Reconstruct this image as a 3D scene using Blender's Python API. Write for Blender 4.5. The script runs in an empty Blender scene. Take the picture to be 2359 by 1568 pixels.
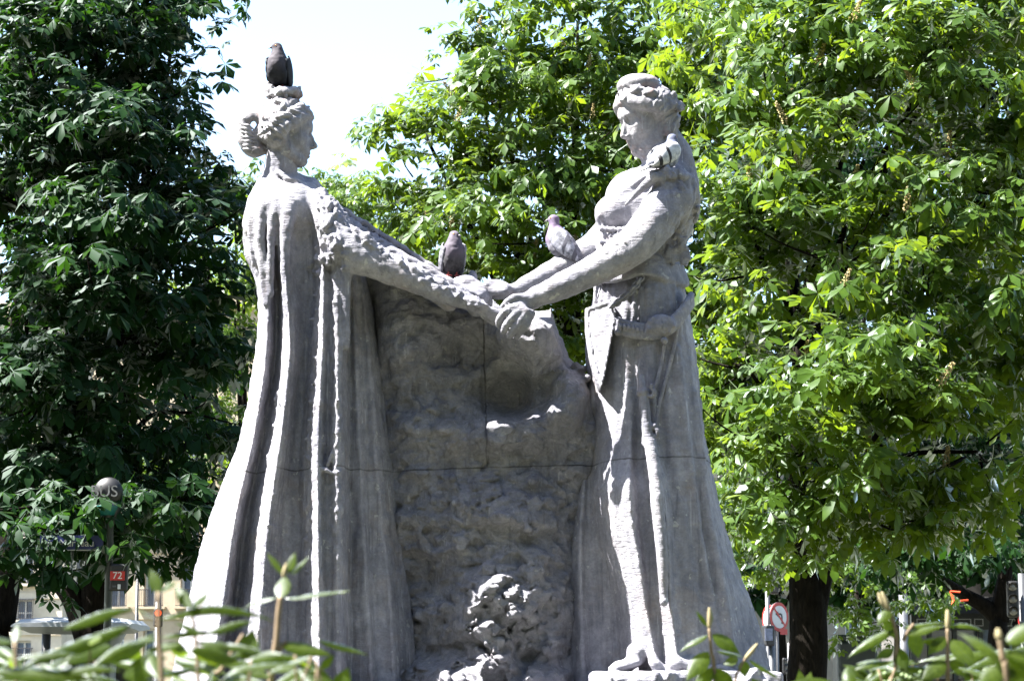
import bpy, math, random
import numpy as np
from mathutils import Vector, Matrix

random.seed(7)
RNG = np.random.default_rng(11)
R = math.radians
scene = bpy.context.scene
COL = scene.collection

# ------------------------------------------------------------------ camera
PITCH = math.atan(841 / 5519.0)
CAM = Vector((0.0, -14.0, 1.6))
cd = bpy.data.cameras.new('camera')
cam = bpy.data.objects.new('camera', cd)
COL.objects.link(cam)
cam.location = CAM
cam.rotation_euler = (math.pi / 2 + PITCH, 0, 0)
cd.sensor_width = 23.5
cd.lens = 55.0
cd.clip_end = 2000
cd.dof.use_dof = True
cd.dof.focus_distance = 14.2
cd.dof.aperture_fstop = 8.0
scene.camera = cam

# ------------------------------------------------------------------ light
SUN = Vector((-0.55, -0.055, 0.83)).normalized()      # direction towards the sun
world = bpy.data.worlds.new('World')
scene.world = world
world.use_nodes = True
nt = world.node_tree
sky = nt.nodes.new('ShaderNodeTexSky')
sky.sky_type = 'NISHITA'
sky.sun_disc = False
sky.sun_elevation = math.asin(SUN.z)
sky.sun_rotation = math.atan2(SUN.x, SUN.y)
sky.air_density = 1.0
sky.dust_density = 1.0
sky.ozone_density = 1.0
bg = nt.nodes['Background']
bg.inputs['Strength'].default_value = 0.058
nt.links.new(sky.outputs[0], bg.inputs['Color'])
sd = bpy.data.lights.new('sun', 'SUN')
sd.energy = 5.0
sd.angle = R(0.53)
sd.color = (1.0, 0.96, 0.9)
sun = bpy.data.objects.new('sun', sd)
COL.objects.link(sun)
sun.rotation_euler = SUN.to_track_quat('Z', 'Y').to_euler()
scene.view_settings.view_transform = 'Standard'
scene.view_settings.look = 'None'
scene.view_settings.exposure = 3.08
scene.view_settings.gamma = 1.0

# ------------------------------------------------------------------ helpers
FPX = 5519.0
CT, ST = math.cos(PITCH), math.sin(PITCH)
PX = 14.16 / FPX                                       # metres per unit at the monument


def W(px, py, y=0.0):
    """point at depth y (metres) that a measured picture position stands for"""
    u = (px - 1179.0) / FPX
    v = (784.0 - py) / FPX
    dy = CT - v * ST
    dz = ST + v * CT
    t = (y - CAM.y) / dy
    return np.array((u * t, y, CAM.z + dz * t))


def V(px, py, y=0.0):
    return Vector(W(px, py, y))


def proj(P):
    """picture position of world points (N,3)"""
    r = P - np.array(CAM)
    dep = r[:, 1] * CT + r[:, 2] * ST
    return 1179 + r[:, 0] / dep * FPX, 784 - (r[:, 2] * CT - r[:, 1] * ST) / dep * FPX


def pm(y):
    return (y - CAM.y) / FPX                           # metres per unit at depth y


def link(o, parent=None):
    COL.objects.link(o)
    if parent is not None:
        o.parent = parent
    return o


def empty(name, loc, label=None, cat=None, group=None):
    o = bpy.data.objects.new(name, None)
    o.location = loc
    o.empty_display_size = 0.1
    COL.objects.link(o)
    tag(o, label, cat, group)
    return o


def tag(o, label=None, cat=None, group=None, kind=None):
    if label: o['label'] = label
    if cat: o['category'] = cat
    if group: o['group'] = group
    if kind: o['kind'] = kind
    return o


def mesh_from(name, verts, faces, smooth=True):
    me = bpy.data.meshes.new(name)
    me.from_pydata([tuple(v) for v in verts], [], [tuple(f) for f in faces])
    me.update()
    if smooth:
        me.polygons.foreach_set('use_smooth', [True] * len(me.polygons))
    return me


def mesh_np(name, verts, quads=None, tris=None, smooth=True):
    """fast mesh from numpy arrays"""
    me = bpy.data.meshes.new(name)
    nv = len(verts)
    me.vertices.add(nv)
    me.vertices.foreach_set('co', np.asarray(verts, dtype=np.float32).ravel())
    idx, starts, pos = [], [], 0
    if quads is not None and len(quads):
        idx.append(np.asarray(quads, dtype=np.int32).ravel())
        starts.append(pos + 4 * np.arange(len(quads), dtype=np.int32))
        pos += 4 * len(quads)
    if tris is not None and len(tris):
        idx.append(np.asarray(tris, dtype=np.int32).ravel())
        starts.append(pos + 3 * np.arange(len(tris), dtype=np.int32))
        pos += 3 * len(tris)
    idx = np.concatenate(idx); starts = np.concatenate(starts)
    me.loops.add(len(idx))
    me.loops.foreach_set('vertex_index', idx)
    me.polygons.add(len(starts))
    me.polygons.foreach_set('loop_start', starts)
    me.update(calc_edges=True)
    if smooth:
        me.polygons.foreach_set('use_smooth', np.ones(len(starts), dtype=bool))
    return me


def ob(name, me, mat, parent=None, world_coords=True):
    """links a mesh (in world coordinates) as an object, as a child of parent"""
    o = bpy.data.objects.new(name, me)
    if mat is not None and not me.materials:
        me.materials.append(mat)
    COL.objects.link(o)
    if parent is not None:
        o.parent = parent
        if world_coords:
            pw = parent
            off = Vector((0, 0, 0))
            m = Matrix.Identity(4)
            chain = []
            while pw is not None:
                chain.append(pw); pw = pw.parent
            for q in reversed(chain):
                m = m @ q.matrix_parent_inverse @ q.matrix_basis
            o.matrix_parent_inverse = m.inverted()
    return o


class MB:
    """collects simple shapes into one mesh"""
    def __init__(s):
        s.v, s.f = [], []

    def box(s, c, h, M=None):
        b = len(s.v)
        for x in (-1, 1):
            for y in (-1, 1):
                for z in (-1, 1):
                    p = Vector((x * h[0], y * h[1], z * h[2]))
                    if M is not None: p = M @ p
                    s.v.append(p + Vector(c))
        for f in ((0, 1, 3, 2), (4, 6, 7, 5), (0, 4, 5, 1), (2, 3, 7, 6), (0, 2, 6, 4), (1, 5, 7, 3)):
            s.f.append(tuple(b + i for i in f))
        return s

    def tube(s, pts, rads, n=8, cap=True, flat=1.0):
        pts = [Vector(p) for p in pts]
        if not hasattr(rads, '__len__'): rads = [rads] * len(pts)
        b = len(s.v)
        up = None
        for i, p in enumerate(pts):
            t = (pts[min(i + 1, len(pts) - 1)] - pts[max(i - 1, 0)]).normalized()
            if up is None:
                up = Vector((0, 0, 1)) if abs(t.z) < 0.9 else Vector((0, 1, 0))
            a = t.cross(up)
            if a.length < 1e-6: a = t.orthogonal()
            a.normalize()
            bb = a.cross(t).normalized()
            up = bb
            for k in range(n):
                an = 2 * math.pi * k / n
                s.v.append(p + a * math.cos(an) * rads[i] + bb * math.sin(an) * rads[i] * flat)
        for i in range(len(pts) - 1):
            for k in range(n):
                k2 = (k + 1) % n
                s.f.append((b + i * n + k, b + i * n + k2, b + (i + 1) * n + k2, b + (i + 1) * n + k))
        if cap:
            s.f.append(tuple(b + k for k in reversed(range(n))))
            s.f.append(tuple(b + (len(pts) - 1) * n + k for k in range(n)))
        return s

    def lathe(s, prof, c=(0, 0, 0), n=16, M=None):
        b = len(s.v)
        for r, z in prof:
            for k in range(n):
                a = 2 * math.pi * k / n
                p = Vector((r * math.cos(a), r * math.sin(a), z))
                if M is not None: p = M @ p
                s.v.append(p + Vector(c))
        for i in range(len(prof) - 1):
            for k in range(n):
                k2 = (k + 1) % n
                s.f.append((b + i * n + k, b + i * n + k2, b + (i + 1) * n + k2, b + (i + 1) * n + k))
        s.f.append(tuple(b + k for k in reversed(range(n))))
        s.f.append(tuple(b + (len(prof) - 1) * n + k for k in range(n)))
        return s

    def prism(s, poly, thick, M):
        """poly in local xy, extruded along local z by +-thick/2, M places it"""
        b = len(s.v); n = len(poly)
        for z in (-thick / 2, thick / 2):
            for x, y in poly:
                s.v.append(M @ Vector((x, y, z)))
        s.f.append(tuple(b + k for k in reversed(range(n))))
        s.f.append(tuple(b + n + k for k in range(n)))
        for k in range(n):
            k2 = (k + 1) % n
            s.f.append((b + k, b + k2, b + n + k2, b + n + k))
        return s

    def mesh(s, name, smooth=False):
        return mesh_from(name, s.v, s.f, smooth)

    def build(s, name, mat, parent=None, smooth=False, bevel=0.0):
        me = s.mesh(name, smooth)
        o = ob(name, me, mat, parent)
        if bevel:
            m = o.modifiers.new('bevel', 'BEVEL'); m.width = bevel; m.segments = 2; m.limit_method = 'ANGLE'
        return o


def catmull(pts, n=6):
    P = np.asarray(pts, dtype=float)
    if len(P) < 3:
        return P
    Q = np.vstack([2 * P[0] - P[1], P, 2 * P[-1] - P[-2]])
    out = []
    for i in range(1, len(Q) - 2):
        p0, p1, p2, p3 = Q[i - 1], Q[i], Q[i + 1], Q[i + 2]
        for t in np.linspace(0, 1, n, endpoint=False):
            out.append(0.5 * ((2 * p1) + (-p0 + p2) * t + (2 * p0 - 5 * p1 + 4 * p2 - p3) * t * t + (-p0 + 3 * p1 - 3 * p2 + p3) * t ** 3))
    out.append(P[-1])
    return np.array(out)


# lattice noise for numpy points ------------------------------------------------
_LAT = {}


def vnoise(P, scale, seed=0):
    """smooth value noise in -1..1 at points P (N,3) with the given feature size"""
    if seed not in _LAT:
        _LAT[seed] = np.random.default_rng(1000 + seed).uniform(-1, 1, (32, 32, 32)).astype(np.float32)
    L = _LAT[seed]
    q = P / scale
    i = np.floor(q).astype(np.int64)
    f = (q - i).astype(np.float32)
    f = f * f * (3 - 2 * f)
    out = 0
    for dx in (0, 1):
        wx = f[:, 0] if dx else 1 - f[:, 0]
        for dy in (0, 1):
            wy = f[:, 1] if dy else 1 - f[:, 1]
            for dz in (0, 1):
                wz = f[:, 2] if dz else 1 - f[:, 2]
                out = out + wx * wy * wz * L[(i[:, 0] + dx) % 32, (i[:, 1] + dy) % 32, (i[:, 2] + dz) % 32]
    return out


# ------------------------------------------------------------------ node materials
def new_mat(name):
    m = bpy.data.materials.new(name)
    m.use_nodes = True
    return m, m.node_tree, m.node_tree.nodes['Principled BSDF']


def ramp(nt, src, stops):
    r = nt.nodes.new('ShaderNodeValToRGB')
    e = r.color_ramp.elements
    while len(e) < len(stops): e.new(0.5)
    for el, (p, c) in zip(e, stops):
        el.position = p; el.color = (*c, 1)
    nt.links.new(src, r.inputs[0])
    return r


def noise(nt, vec, scale, detail=4, rough=0.6, dist=0.0):
    n = nt.nodes.new('ShaderNodeTexNoise')
    n.inputs['Scale'].default_value = scale
    n.inputs['Detail'].default_value = detail
    n.inputs['Roughness'].default_value = rough
    n.inputs['Distortion'].default_value = dist
    if vec is not None: nt.links.new(vec, n.inputs['Vector'])
    return n


def mixc(nt, fac, a, b, mode='MIX'):
    m = nt.nodes.new('ShaderNodeMix'); m.data_type = 'RGBA'; m.blend_type = mode
    for s, v in ((m.inputs[0], fac), (m.inputs[6], a), (m.inputs[7], b)):
        if hasattr(v, 'links'): nt.links.new(v, s)
        elif isinstance(v, (int, float)): s.default_value = v
        else: s.default_value = (*v, 1)
    return m.outputs[2]


def math_n(nt, op, a, b=0.5):
    m = nt.nodes.new('ShaderNodeMath'); m.operation = op
    for s, v in zip(m.inputs, (a, b)):
        if hasattr(v, 'links'): nt.links.new(v, s)
        else: s.default_value = v
    return m.outputs[0]


def simple(name, col, rough=0.6, metal=0.0, var=0.15, scale=8.0, spec=0.5):
    m, nt, b = new_mat(name)
    tc = nt.nodes.new('ShaderNodeTexCoord')
    n = noise(nt, tc.outputs['Object'], scale, 4)
    lo = tuple(max(0, c * (1 - var)) for c in col); hi = tuple(min(1, c * (1 + var)) for c in col)
    r = ramp(nt, n.outputs[0], [(0.3, lo), (0.7, hi)])
    nt.links.new(r.outputs[0], b.inputs['Base Color'])
    b.inputs['Roughness'].default_value = rough
    b.inputs['Metallic'].default_value = metal
    b.inputs['Specular IOR Level'].default_value = spec
    return m
# ------------------------------------------------------------------ sculpting volumes
class Clay:
    """a block of clay: a sampled distance volume that is carved and then meshed"""
    def __init__(s, lo, hi, res):
        s.lo = np.array(lo, float); s.res = res
        n = np.ceil((np.array(hi) - s.lo) / res).astype(int) + 1
        s.n = n
        s.ax = [(s.lo[i] + res * np.arange(n[i])).astype(np.float32) for i in range(3)]
        s.F = np.full(n, 1.0, np.float32)

    def sub(s, lo, hi):
        a = np.clip(np.floor((np.array(lo) - s.lo) / s.res).astype(int), 0, s.n)
        b = np.clip(np.ceil((np.array(hi) - s.lo) / s.res).astype(int) + 1, 0, s.n)
        if (b <= a).any(): return None
        sl = tuple(slice(a[i], b[i]) for i in range(3))
        g = (s.ax[0][sl[0]][:, None, None], s.ax[1][sl[1]][None, :, None], s.ax[2][sl[2]][None, None, :])
        return sl, g

    def blend(s, sl, d, k, cut):
        F = s.F[sl]
        if cut:
            h = np.clip(0.5 - 0.5 * (F + d) / k, 0, 1)
            s.F[sl] = F * (1 - h) + (-d) * h + k * h * (1 - h)
        else:
            h = np.clip(0.5 + 0.5 * (F - d) / k, 0, 1)
            s.F[sl] = F * (1 - h) + d * h - k * h * (1 - h)

    def ell(s, c, r, Rm=None, k=0.02, cut=False):
        c = np.asarray(c, float); r = np.asarray(r, float)
        m = r.max() + k + 3 * s.res
        q = s.sub(c - m, c + m)
        if q is None: return
        sl, (x, y, z) = q
        x = x - c[0]; y = y - c[1]; z = z - c[2]
        if Rm is not None:
            Rm = np.asarray(Rm)
            x, y, z = (Rm[0, i] * x + Rm[1, i] * y + Rm[2, i] * z for i in range(3))
        k0 = np.sqrt((x / r[0]) ** 2 + (y / r[1]) ** 2 + (z / r[2]) ** 2)
        k1 = np.sqrt((x / r[0] ** 2) ** 2 + (y / r[1] ** 2) ** 2 + (z / r[2] ** 2) ** 2) + 1e-9
        s.blend(sl, (k0 * (k0 - 1) / k1).astype(np.float32), k, cut)

    def path(s, pts, rads, k=0.02, cut=False, smooth=5, flat=None):
        P = np.array([np.asarray(p, float) for p in pts])
        rr = np.array(rads if hasattr(rads, '__len__') else [rads] * len(P), float)
        if smooth and len(P) > 2:
            Q = catmull(np.column_stack([P, rr]), smooth); P = Q[:, :3]; rr = Q[:, 3]
        m = rr.max() + k + 3 * s.res
        q = s.sub(P.min(0) - m, P.max(0) + m)
        if q is None: return
        sl, (x, y, z) = q
        D = np.full(s.F[sl].shape, 1.0, np.float32)
        for a, b, ra, rb in zip(P[:-1], P[1:], rr[:-1], rr[1:]):
            mm = max(ra, rb) + k + 3 * s.res
            q2 = s.sub(np.minimum(a, b) - mm, np.maximum(a, b) + mm)
            if q2 is None: continue
            sl2, (x, y, z) = q2
            ba = b - a; L = (ba ** 2).sum() + 1e-12
            h = np.clip(((x - a[0]) * ba[0] + (y - a[1]) * ba[1] + (z - a[2]) * ba[2]) / L, 0, 1)
            d = np.sqrt((x - a[0] - h * ba[0]) ** 2 + (y - a[1] - h * ba[1]) ** 2 + (z - a[2] - h * ba[2]) ** 2) - (ra + (rb - ra) * h)
            rel = tuple(slice(sl2[i].start - sl[i].start, sl2[i].stop - sl[i].start) for i in range(3))
            D[rel] = np.minimum(D[rel], d)
        s.blend(sl, D, k, cut)

    def box(s, c, h, Rm=None, rnd=0.01, k=0.015, cut=False):
        c = np.asarray(c, float); h = np.asarray(h, float)
        m = np.linalg.norm(h) + rnd + k + 3 * s.res
        q = s.sub(c - m, c + m)
        if q is None: return
        sl, (x, y, z) = q
        x = x - c[0]; y = y - c[1]; z = z - c[2]
        if Rm is not None:
            Rm = np.asarray(Rm)
            x, y, z = (Rm[0, i] * x + Rm[1, i] * y + Rm[2, i] * z for i in range(3))
        qx, qy, qz = abs(x) - h[0], abs(y) - h[1], abs(z) - h[2]
        d = np.sqrt(np.maximum(qx, 0) ** 2 + np.maximum(qy, 0) ** 2 + np.maximum(qz, 0) ** 2) + np.minimum(np.maximum(qx, np.maximum(qy, qz)), 0) - rnd
        s.blend(sl, (d + 0 * x).astype(np.float32), k, cut)

    def slab(s, front, back, k=0.02, soft=1.6):
        """front, back: (nx, nz) arrays of depth; clay where front < y < back"""
        y = s.ax[1][None, :, None]
        f = front[:, None, :].astype(np.float32); b = back[:, None, :].astype(np.float32)
        d = np.maximum(f - y, y - b) / soft
        s.blend(tuple(slice(0, s.n[i]) for i in range(3)), d, k, False)

    def skin(s, px, py, guess=-.25):
        """depth of the clay's front surface behind a picture position"""
        y = guess
        for _ in range(3):
            q = W(px, py, y)
            i = int(round((q[0] - s.lo[0]) / s.res)); k = int(round((q[2] - s.lo[2]) / s.res))
            if not (0 <= i < s.n[0] and 0 <= k < s.n[2]): return None
            j = np.argmax(s.F[i, :, k] < 0)
            if j == 0: return None
            y = float(s.ax[1][j])
        return y

    def mesh(s, name, amps=(), mask=None, smooth=1, extra=None):
        F = s.F
        F[0] = F[-1] = 1; F[:, 0] = F[:, -1] = 1; F[:, :, 0] = F[:, :, -1] = 1
        I = F < 0
        nx, ny, nz = s.n
        c8 = [I[dx:nx - 1 + dx, dy:ny - 1 + dy, dz:nz - 1 + dz] for dx in (0, 1) for dy in (0, 1) for dz in (0, 1)]
        an = c8[0].copy(); al = c8[0].copy()
        for c in c8[1:]:
            an |= c; al &= c
        act = an & ~al
        ci = np.argwhere(act)
        vid = np.full(act.shape, -1, np.int32)
        vid[act] = np.arange(len(ci))
        pos = np.zeros((len(ci), 3)); cnt = np.zeros(len(ci))
        offs = [np.array(o) for o in np.ndindex(2, 2, 2)]
        for a in range(8):
            for ax in range(3):
                if offs[a][ax]: continue
                o1 = offs[a].copy(); o1[ax] = 1
                p0 = ci + offs[a]; p1 = ci + o1
                v0 = F[p0[:, 0], p0[:, 1], p0[:, 2]]; v1 = F[p1[:, 0], p1[:, 1], p1[:, 2]]
                cr = (v0 < 0) != (v1 < 0)
                t = np.where(cr, v0 / np.where(cr, v0 - v1, 1), 0)
                q = offs[a] + t[:, None] * (o1 - offs[a])
                pos[cr] += q[cr]; cnt[cr] += 1
        V_ = s.lo + s.res * (ci + pos / np.maximum(cnt, 1)[:, None])
        quads = []
        for ax in range(3):
            b, c = (ax + 1) % 3, (ax + 2) % 3
            sl0 = [slice(None)] * 3; sl1 = [slice(None)] * 3
            sl0[ax] = slice(0, -1); sl1[ax] = slice(1, None)
            A = I[tuple(sl0)]; B = I[tuple(sl1)]
            e = np.argwhere(A != B)
            ok = (e[:, b] > 0) & (e[:, c] > 0) & (e[:, b] < s.n[b] - 1) & (e[:, c] < s.n[c] - 1)
            e = e[ok]
            flip = A[e[:, 0], e[:, 1], e[:, 2]]
            def cell(db, dc):
                q = e.copy(); q[:, b] -= db; q[:, c] -= dc
                return vid[q[:, 0], q[:, 1], q[:, 2]]
            Q = np.column_stack([cell(1, 1), cell(0, 1), cell(0, 0), cell(1, 0)])
            Q[~flip] = Q[~flip][:, ::-1]
            quads.append(Q)
        Q = np.vstack(quads)
        for _ in range(smooth):                      # a light pass of smoothing
            acc = np.zeros_like(V_); n_ = np.zeros(len(V_))
            for a in range(4):
                np.add.at(acc, Q[:, a], V_[Q[:, (a + 1) % 4]]); np.add.at(n_, Q[:, a], 1)
            V_ = 0.5 * V_ + 0.5 * acc / np.maximum(n_, 1)[:, None]
        if amps:
            e1 = V_[Q[:, 2]] - V_[Q[:, 0]]; e2 = V_[Q[:, 3]] - V_[Q[:, 1]]
            fn = np.cross(e1, e2)
            N = np.zeros_like(V_)
            for a in range(4): np.add.at(N, Q[:, a], fn)
            N /= np.linalg.norm(N, axis=1)[:, None] + 1e-12
            d = np.zeros(len(V_))
            for i, (amp, sc) in enumerate(amps):
                nn = vnoise(V_ * np.array((1, 1, 1.25)) + i * 3.7, sc, i)
                d += amp * nn
            if mask is not None: d *= mask(V_)
            if extra is not None: d = d + extra(V_)
            V_ = V_ + N * d[:, None]
        return mesh_np(name, V_, quads=Q)


def rows_to_grid(clay, rows, fine=0.006):
    """rows: list of (py, [(px, depth), ...]) with the same number of columns.
    Returns the front depth over the clay's x,z raster and the outline columns."""
    rows = sorted(rows, key=lambda r: -r[0])
    Z = np.array([W(1179, py, 0)[2] for py, _ in rows])           # rising
    X = np.array([[W(px, py, d * 0.6)[0] for px, d in cs] for py, cs in rows])
    D = np.array([[d for px, d in cs] for py, cs in rows])
    zs = clay.ax[2]
    xs = clay.ax[0]
    # smooth interpolation down the rows
    def interp(A):
        out = np.zeros((len(zs), A.shape[1]))
        j = np.clip(np.searchsorted(Z, zs) - 1, 0, len(Z) - 2)
        t = np.clip((zs - Z[j]) / (Z[j + 1] - Z[j]), 0, 1)[:, None]
        m = np.gradient(A, Z, axis=0)
        h = (Z[j + 1] - Z[j])[:, None]
        h00 = 2 * t ** 3 - 3 * t ** 2 + 1; h10 = t ** 3 - 2 * t ** 2 + t; h01 = -2 * t ** 3 + 3 * t ** 2; h11 = t ** 3 - t ** 2
        return h00 * A[j] + h10 * h * m[j] + h01 * A[j + 1] + h11 * h * m[j + 1]
    XI, DI = interp(X), interp(D)
    front = np.full((len(xs), len(zs)), 9.0)
    for i in range(len(zs)):
        cx = np.maximum.accumulate(XI[i] + np.arange(XI.shape[1]) * 1e-5)
        f = np.interp(xs, cx, DI[i], left=9.0, right=9.0)
        if fine:
            u = np.interp(xs, cx, np.arange(len(cx)))
            edge_ = np.clip(np.minimum(u, len(cx) - 1 - u), 0, 1)
            ph = 2.2 * np.sin(zs[i] * 1.7 + 1) + 1.1 * np.sin(zs[i] * 4.3)
            f = f + edge_ * fine * (np.sin(u * 7.1 + ph) * (.6 + .4 * np.sin(zs[i] * 2.3 + u)) + .55 * np.sin(u * 15.7 - ph * 1.7 + zs[i]))
        front[:, i] = f
    ok = front < 8
    # soften creases a little
    g = np.where(ok, front, 0)
    for _ in range(1):
        a = g.copy()
        w = ok.astype(float)
        num = 2 * g * w; den = 2 * w
        num[1:] += (a * w)[:-1]; den[1:] += w[:-1]
        num[:-1] += (a * w)[1:]; den[:-1] += w[1:]
        g = np.where(ok, num / np.maximum(den, 1e-6), 0)
    front = np.where(ok, g, 9.0)
    xl, xr = XI[:, 0], XI[:, -1]
    xs2 = xs[:, None]
    over = np.maximum(np.maximum(xl[None, :] - xs2, xs2 - xr[None, :]), 0)
    edge = np.where(xs2 < (0.5 * (xl + xr))[None, :], DI[:, 0][None, :], DI[:, -1][None, :])
    front = np.where(over > 0, edge + over, front)
    zo = np.maximum(np.maximum(Z[0] - zs, zs - Z[-1]), 0)[None, :]
    front = front + zo * 1.5
    return front, (xl, xr, DI[:, 0], DI[:, -1], over, zo)


def round_back(clay, info, depth):
    """a rounded back surface between the two outlines"""
    xl, xr, dl, dr, over, zo = info
    xs = clay.ax[0][:, None]
    hw = (xr - xl)[None, :] / 2 + 1e-6; xc = ((xr + xl) / 2)[None, :]
    u = np.clip((xs - xl[None, :]) / (2 * hw), 0, 1)
    t = np.clip(1 - ((xs - xc) / hw) ** 2, 0, 1)
    return dl[None, :] * (1 - u) + dr[None, :] * u + depth * np.sqrt(t) - over - zo * 1.5
# ------------------------------------------------------------------ stone
def stone_material(name, lo, hi, stain, bump_scale, bump_str, rows=0.0, stain_amt=0.5, joints=True, pits=0.0, seam=False):
    m, nt, b = new_mat(name)
    g = nt.nodes.new('ShaderNodeNewGeometry')
    P = g.outputs['Position']
    n1 = noise(nt, P, 2.3, 6, 0.62)
    n2 = noise(nt, P, 14.0, 5, 0.65)
    n3 = noise(nt, P, 70.0, 3, 0.6)
    c = ramp(nt, n1.outputs[0], [(0.28, lo), (0.72, hi)]).outputs[0]
    sp = ramp(nt, n2.outputs[0], [(0.35, (0.74, 0.74, 0.76)), (0.68, (1.12, 1.1, 1.08))]).outputs[0]
    c = mixc(nt, 1.0, c, sp, 'MULTIPLY')
    fine = ramp(nt, n3.outputs[0], [(0.3, (0.82, 0.82, 0.83)), (0.7, (1.1, 1.1, 1.1))]).outputs[0]
    c = mixc(nt, 0.8, c, fine, 'MULTIPLY')
    # blotchy rust-brown weathering and long drip marks
    mp = nt.nodes.new('ShaderNodeMapping'); mp.inputs['Scale'].default_value = (9, 9, 0.9)
    nt.links.new(P, mp.inputs['Vector'])
    drip = noise(nt, mp.outputs[0], 1.0, 5, 0.6)
    d = ramp(nt, drip.outputs[0], [(0.52, (0, 0, 0)), (0.75, (1, 1, 1))]).outputs[0]
    c = mixc(nt, math_n(nt, 'MULTIPLY', d, 0.55), c, tuple(x * 0.5 for x in lo))
    n4 = noise(nt, P, 3.7, 6, 0.7, 0.6)
    s = ramp(nt, n4.outputs[0], [(0.53, (0, 0, 0)), (0.72, (1, 1, 1))]).outputs[0]
    c = mixc(nt, math_n(nt, 'MULTIPLY', s, stain_amt), c, stain)
    mp4 = nt.nodes.new('ShaderNodeMapping'); mp4.inputs['Scale'].default_value = (26, 26, 1.6)
    nt.links.new(P, mp4.inputs['Vector'])
    rain = noise(nt, mp4.outputs[0], 1.0, 4, 0.65)
    rs = ramp(nt, rain.outputs[0], [(0.56, (0, 0, 0)), (0.70, (1, 1, 1))]).outputs[0]
    c = mixc(nt, math_n(nt, 'MULTIPLY', rs, 0.5), c, tuple(x * 0.42 for x in lo))
    pale = ramp(nt, rain.outputs[0], [(0.28, (1, 1, 1)), (0.38, (0, 0, 0))]).outputs[0]
    c = mixc(nt, math_n(nt, 'MULTIPLY', pale, 0.5), c, tuple(min(1, x * 1.45) for x in hi))
    lich = noise(nt, P, 21.0, 3, 0.55)
    ls = ramp(nt, lich.outputs[0], [(0.66, (0, 0, 0)), (0.70, (1, 1, 1))]).outputs[0]
    c = mixc(nt, math_n(nt, 'MULTIPLY', ls, 0.45), c, (0.46, 0.46, 0.43))
    if joints:
        # mortar of the bed joints between the carved blocks
        sep = nt.nodes.new('ShaderNodeSeparateXYZ'); nt.links.new(P, sep.inputs[0])
        wob = noise(nt, P, 6.0, 2)
        wob2 = ramp(nt, noise(nt, P, 4.0, 4).outputs[0], [(.35, (.25, .25, .25)), (.6, (1, 1, 1))]).outputs[0]
        zz = math_n(nt, 'ADD', sep.outputs[2], math_n(nt, 'MULTIPLY', math_n(nt, 'SUBTRACT', wob.outputs[0], 0.5), 0.02))
        dz = math_n(nt, 'ABSOLUTE', math_n(nt, 'SUBTRACT', math_n(nt, 'SUBTRACT', zz, math_n(nt, 'MULTIPLY', sep.outputs[0], 0.027)), JOINT_Z))
        j = math_n(nt, 'LESS_THAN', dz, 0.0045)
        c = mixc(nt, math_n(nt, 'MULTIPLY', math_n(nt, 'MULTIPLY', j, wob2), 0.85), c, (0.05, 0.048, 0.05))
    if seam:
        # mortar of the upright joint in the upper blocks
        sx = math_n(nt, 'ADD', sep.outputs[0], math_n(nt, 'MULTIPLY', math_n(nt, 'SUBTRACT', wob.outputs[0], 0.5), 0.03))
        sx = math_n(nt, 'ABSOLUTE', math_n(nt, 'SUBTRACT', math_n(nt, 'ADD', sx, math_n(nt, 'MULTIPLY', math_n(nt, 'SUBTRACT', sep.outputs[2], JOINT_Z), 0.028)), float(W(1122, 1068, 0)[0])))
        up = math_n(nt, 'GREATER_THAN', sep.outputs[2], JOINT_Z)
        q = math_n(nt, 'MULTIPLY', math_n(nt, 'LESS_THAN', sx, 0.0048), up)
        c = mixc(nt, math_n(nt, 'MULTIPLY', math_n(nt, 'MULTIPLY', q, wob2), 0.8), c, (0.04, 0.038, 0.04))
    nt.links.new(c, b.inputs['Base Color'])
    b.inputs['Roughness'].default_value = 0.9
    b.inputs['Specular IOR Level'].default_value = 0.2
    # tooth marks of the chisel
    h = noise(nt, P, bump_scale, 6, 0.7).outputs[0]
    if rows:
        mp2 = nt.nodes.new('ShaderNodeMapping'); mp2.inputs['Scale'].default_value = (14, 14, 95)
        mp2.inputs['Rotation'].default_value = (0, R(9), 0)
        nt.links.new(P, mp2.inputs['Vector'])
        tr = noise(nt, mp2.outputs[0], 1.0, 2, 0.5, 0.3).outputs[0]
        h = math_n(nt, 'ADD', math_n(nt, 'MULTIPLY', h, 0.7), math_n(nt, 'MULTIPLY', tr, rows))
    if pits:
        mp3 = nt.nodes.new('ShaderNodeMapping'); mp3.inputs['Scale'].default_value = (1, 1, 1.7); mp3.inputs['Rotation'].default_value = (0, R(-28), 0)
        nt.links.new(P, mp3.inputs['Vector'])
        v1 = noise(nt, mp3.outputs[0], 32, 5, 0.8, 0.8).outputs[0]
        v2 = noise(nt, mp3.outputs[0], 9, 4, 0.6, 0.5).outputs[0]
        h = math_n(nt, 'ADD', math_n(nt, 'MULTIPLY', h, 0.4), math_n(nt, 'ADD', math_n(nt, 'MULTIPLY', v1, pits), math_n(nt, 'MULTIPLY', v2, pits)))
    bp = nt.nodes.new('ShaderNodeBump')
    bp.inputs['Strength'].default_value = bump_str
    bp.inputs['Distance'].default_value = 0.03 if pits else 0.012
    nt.links.new(h, bp.inputs['Height'])
    nt.links.new(bp.outputs[0], b.inputs['Normal'])
    return m


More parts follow.
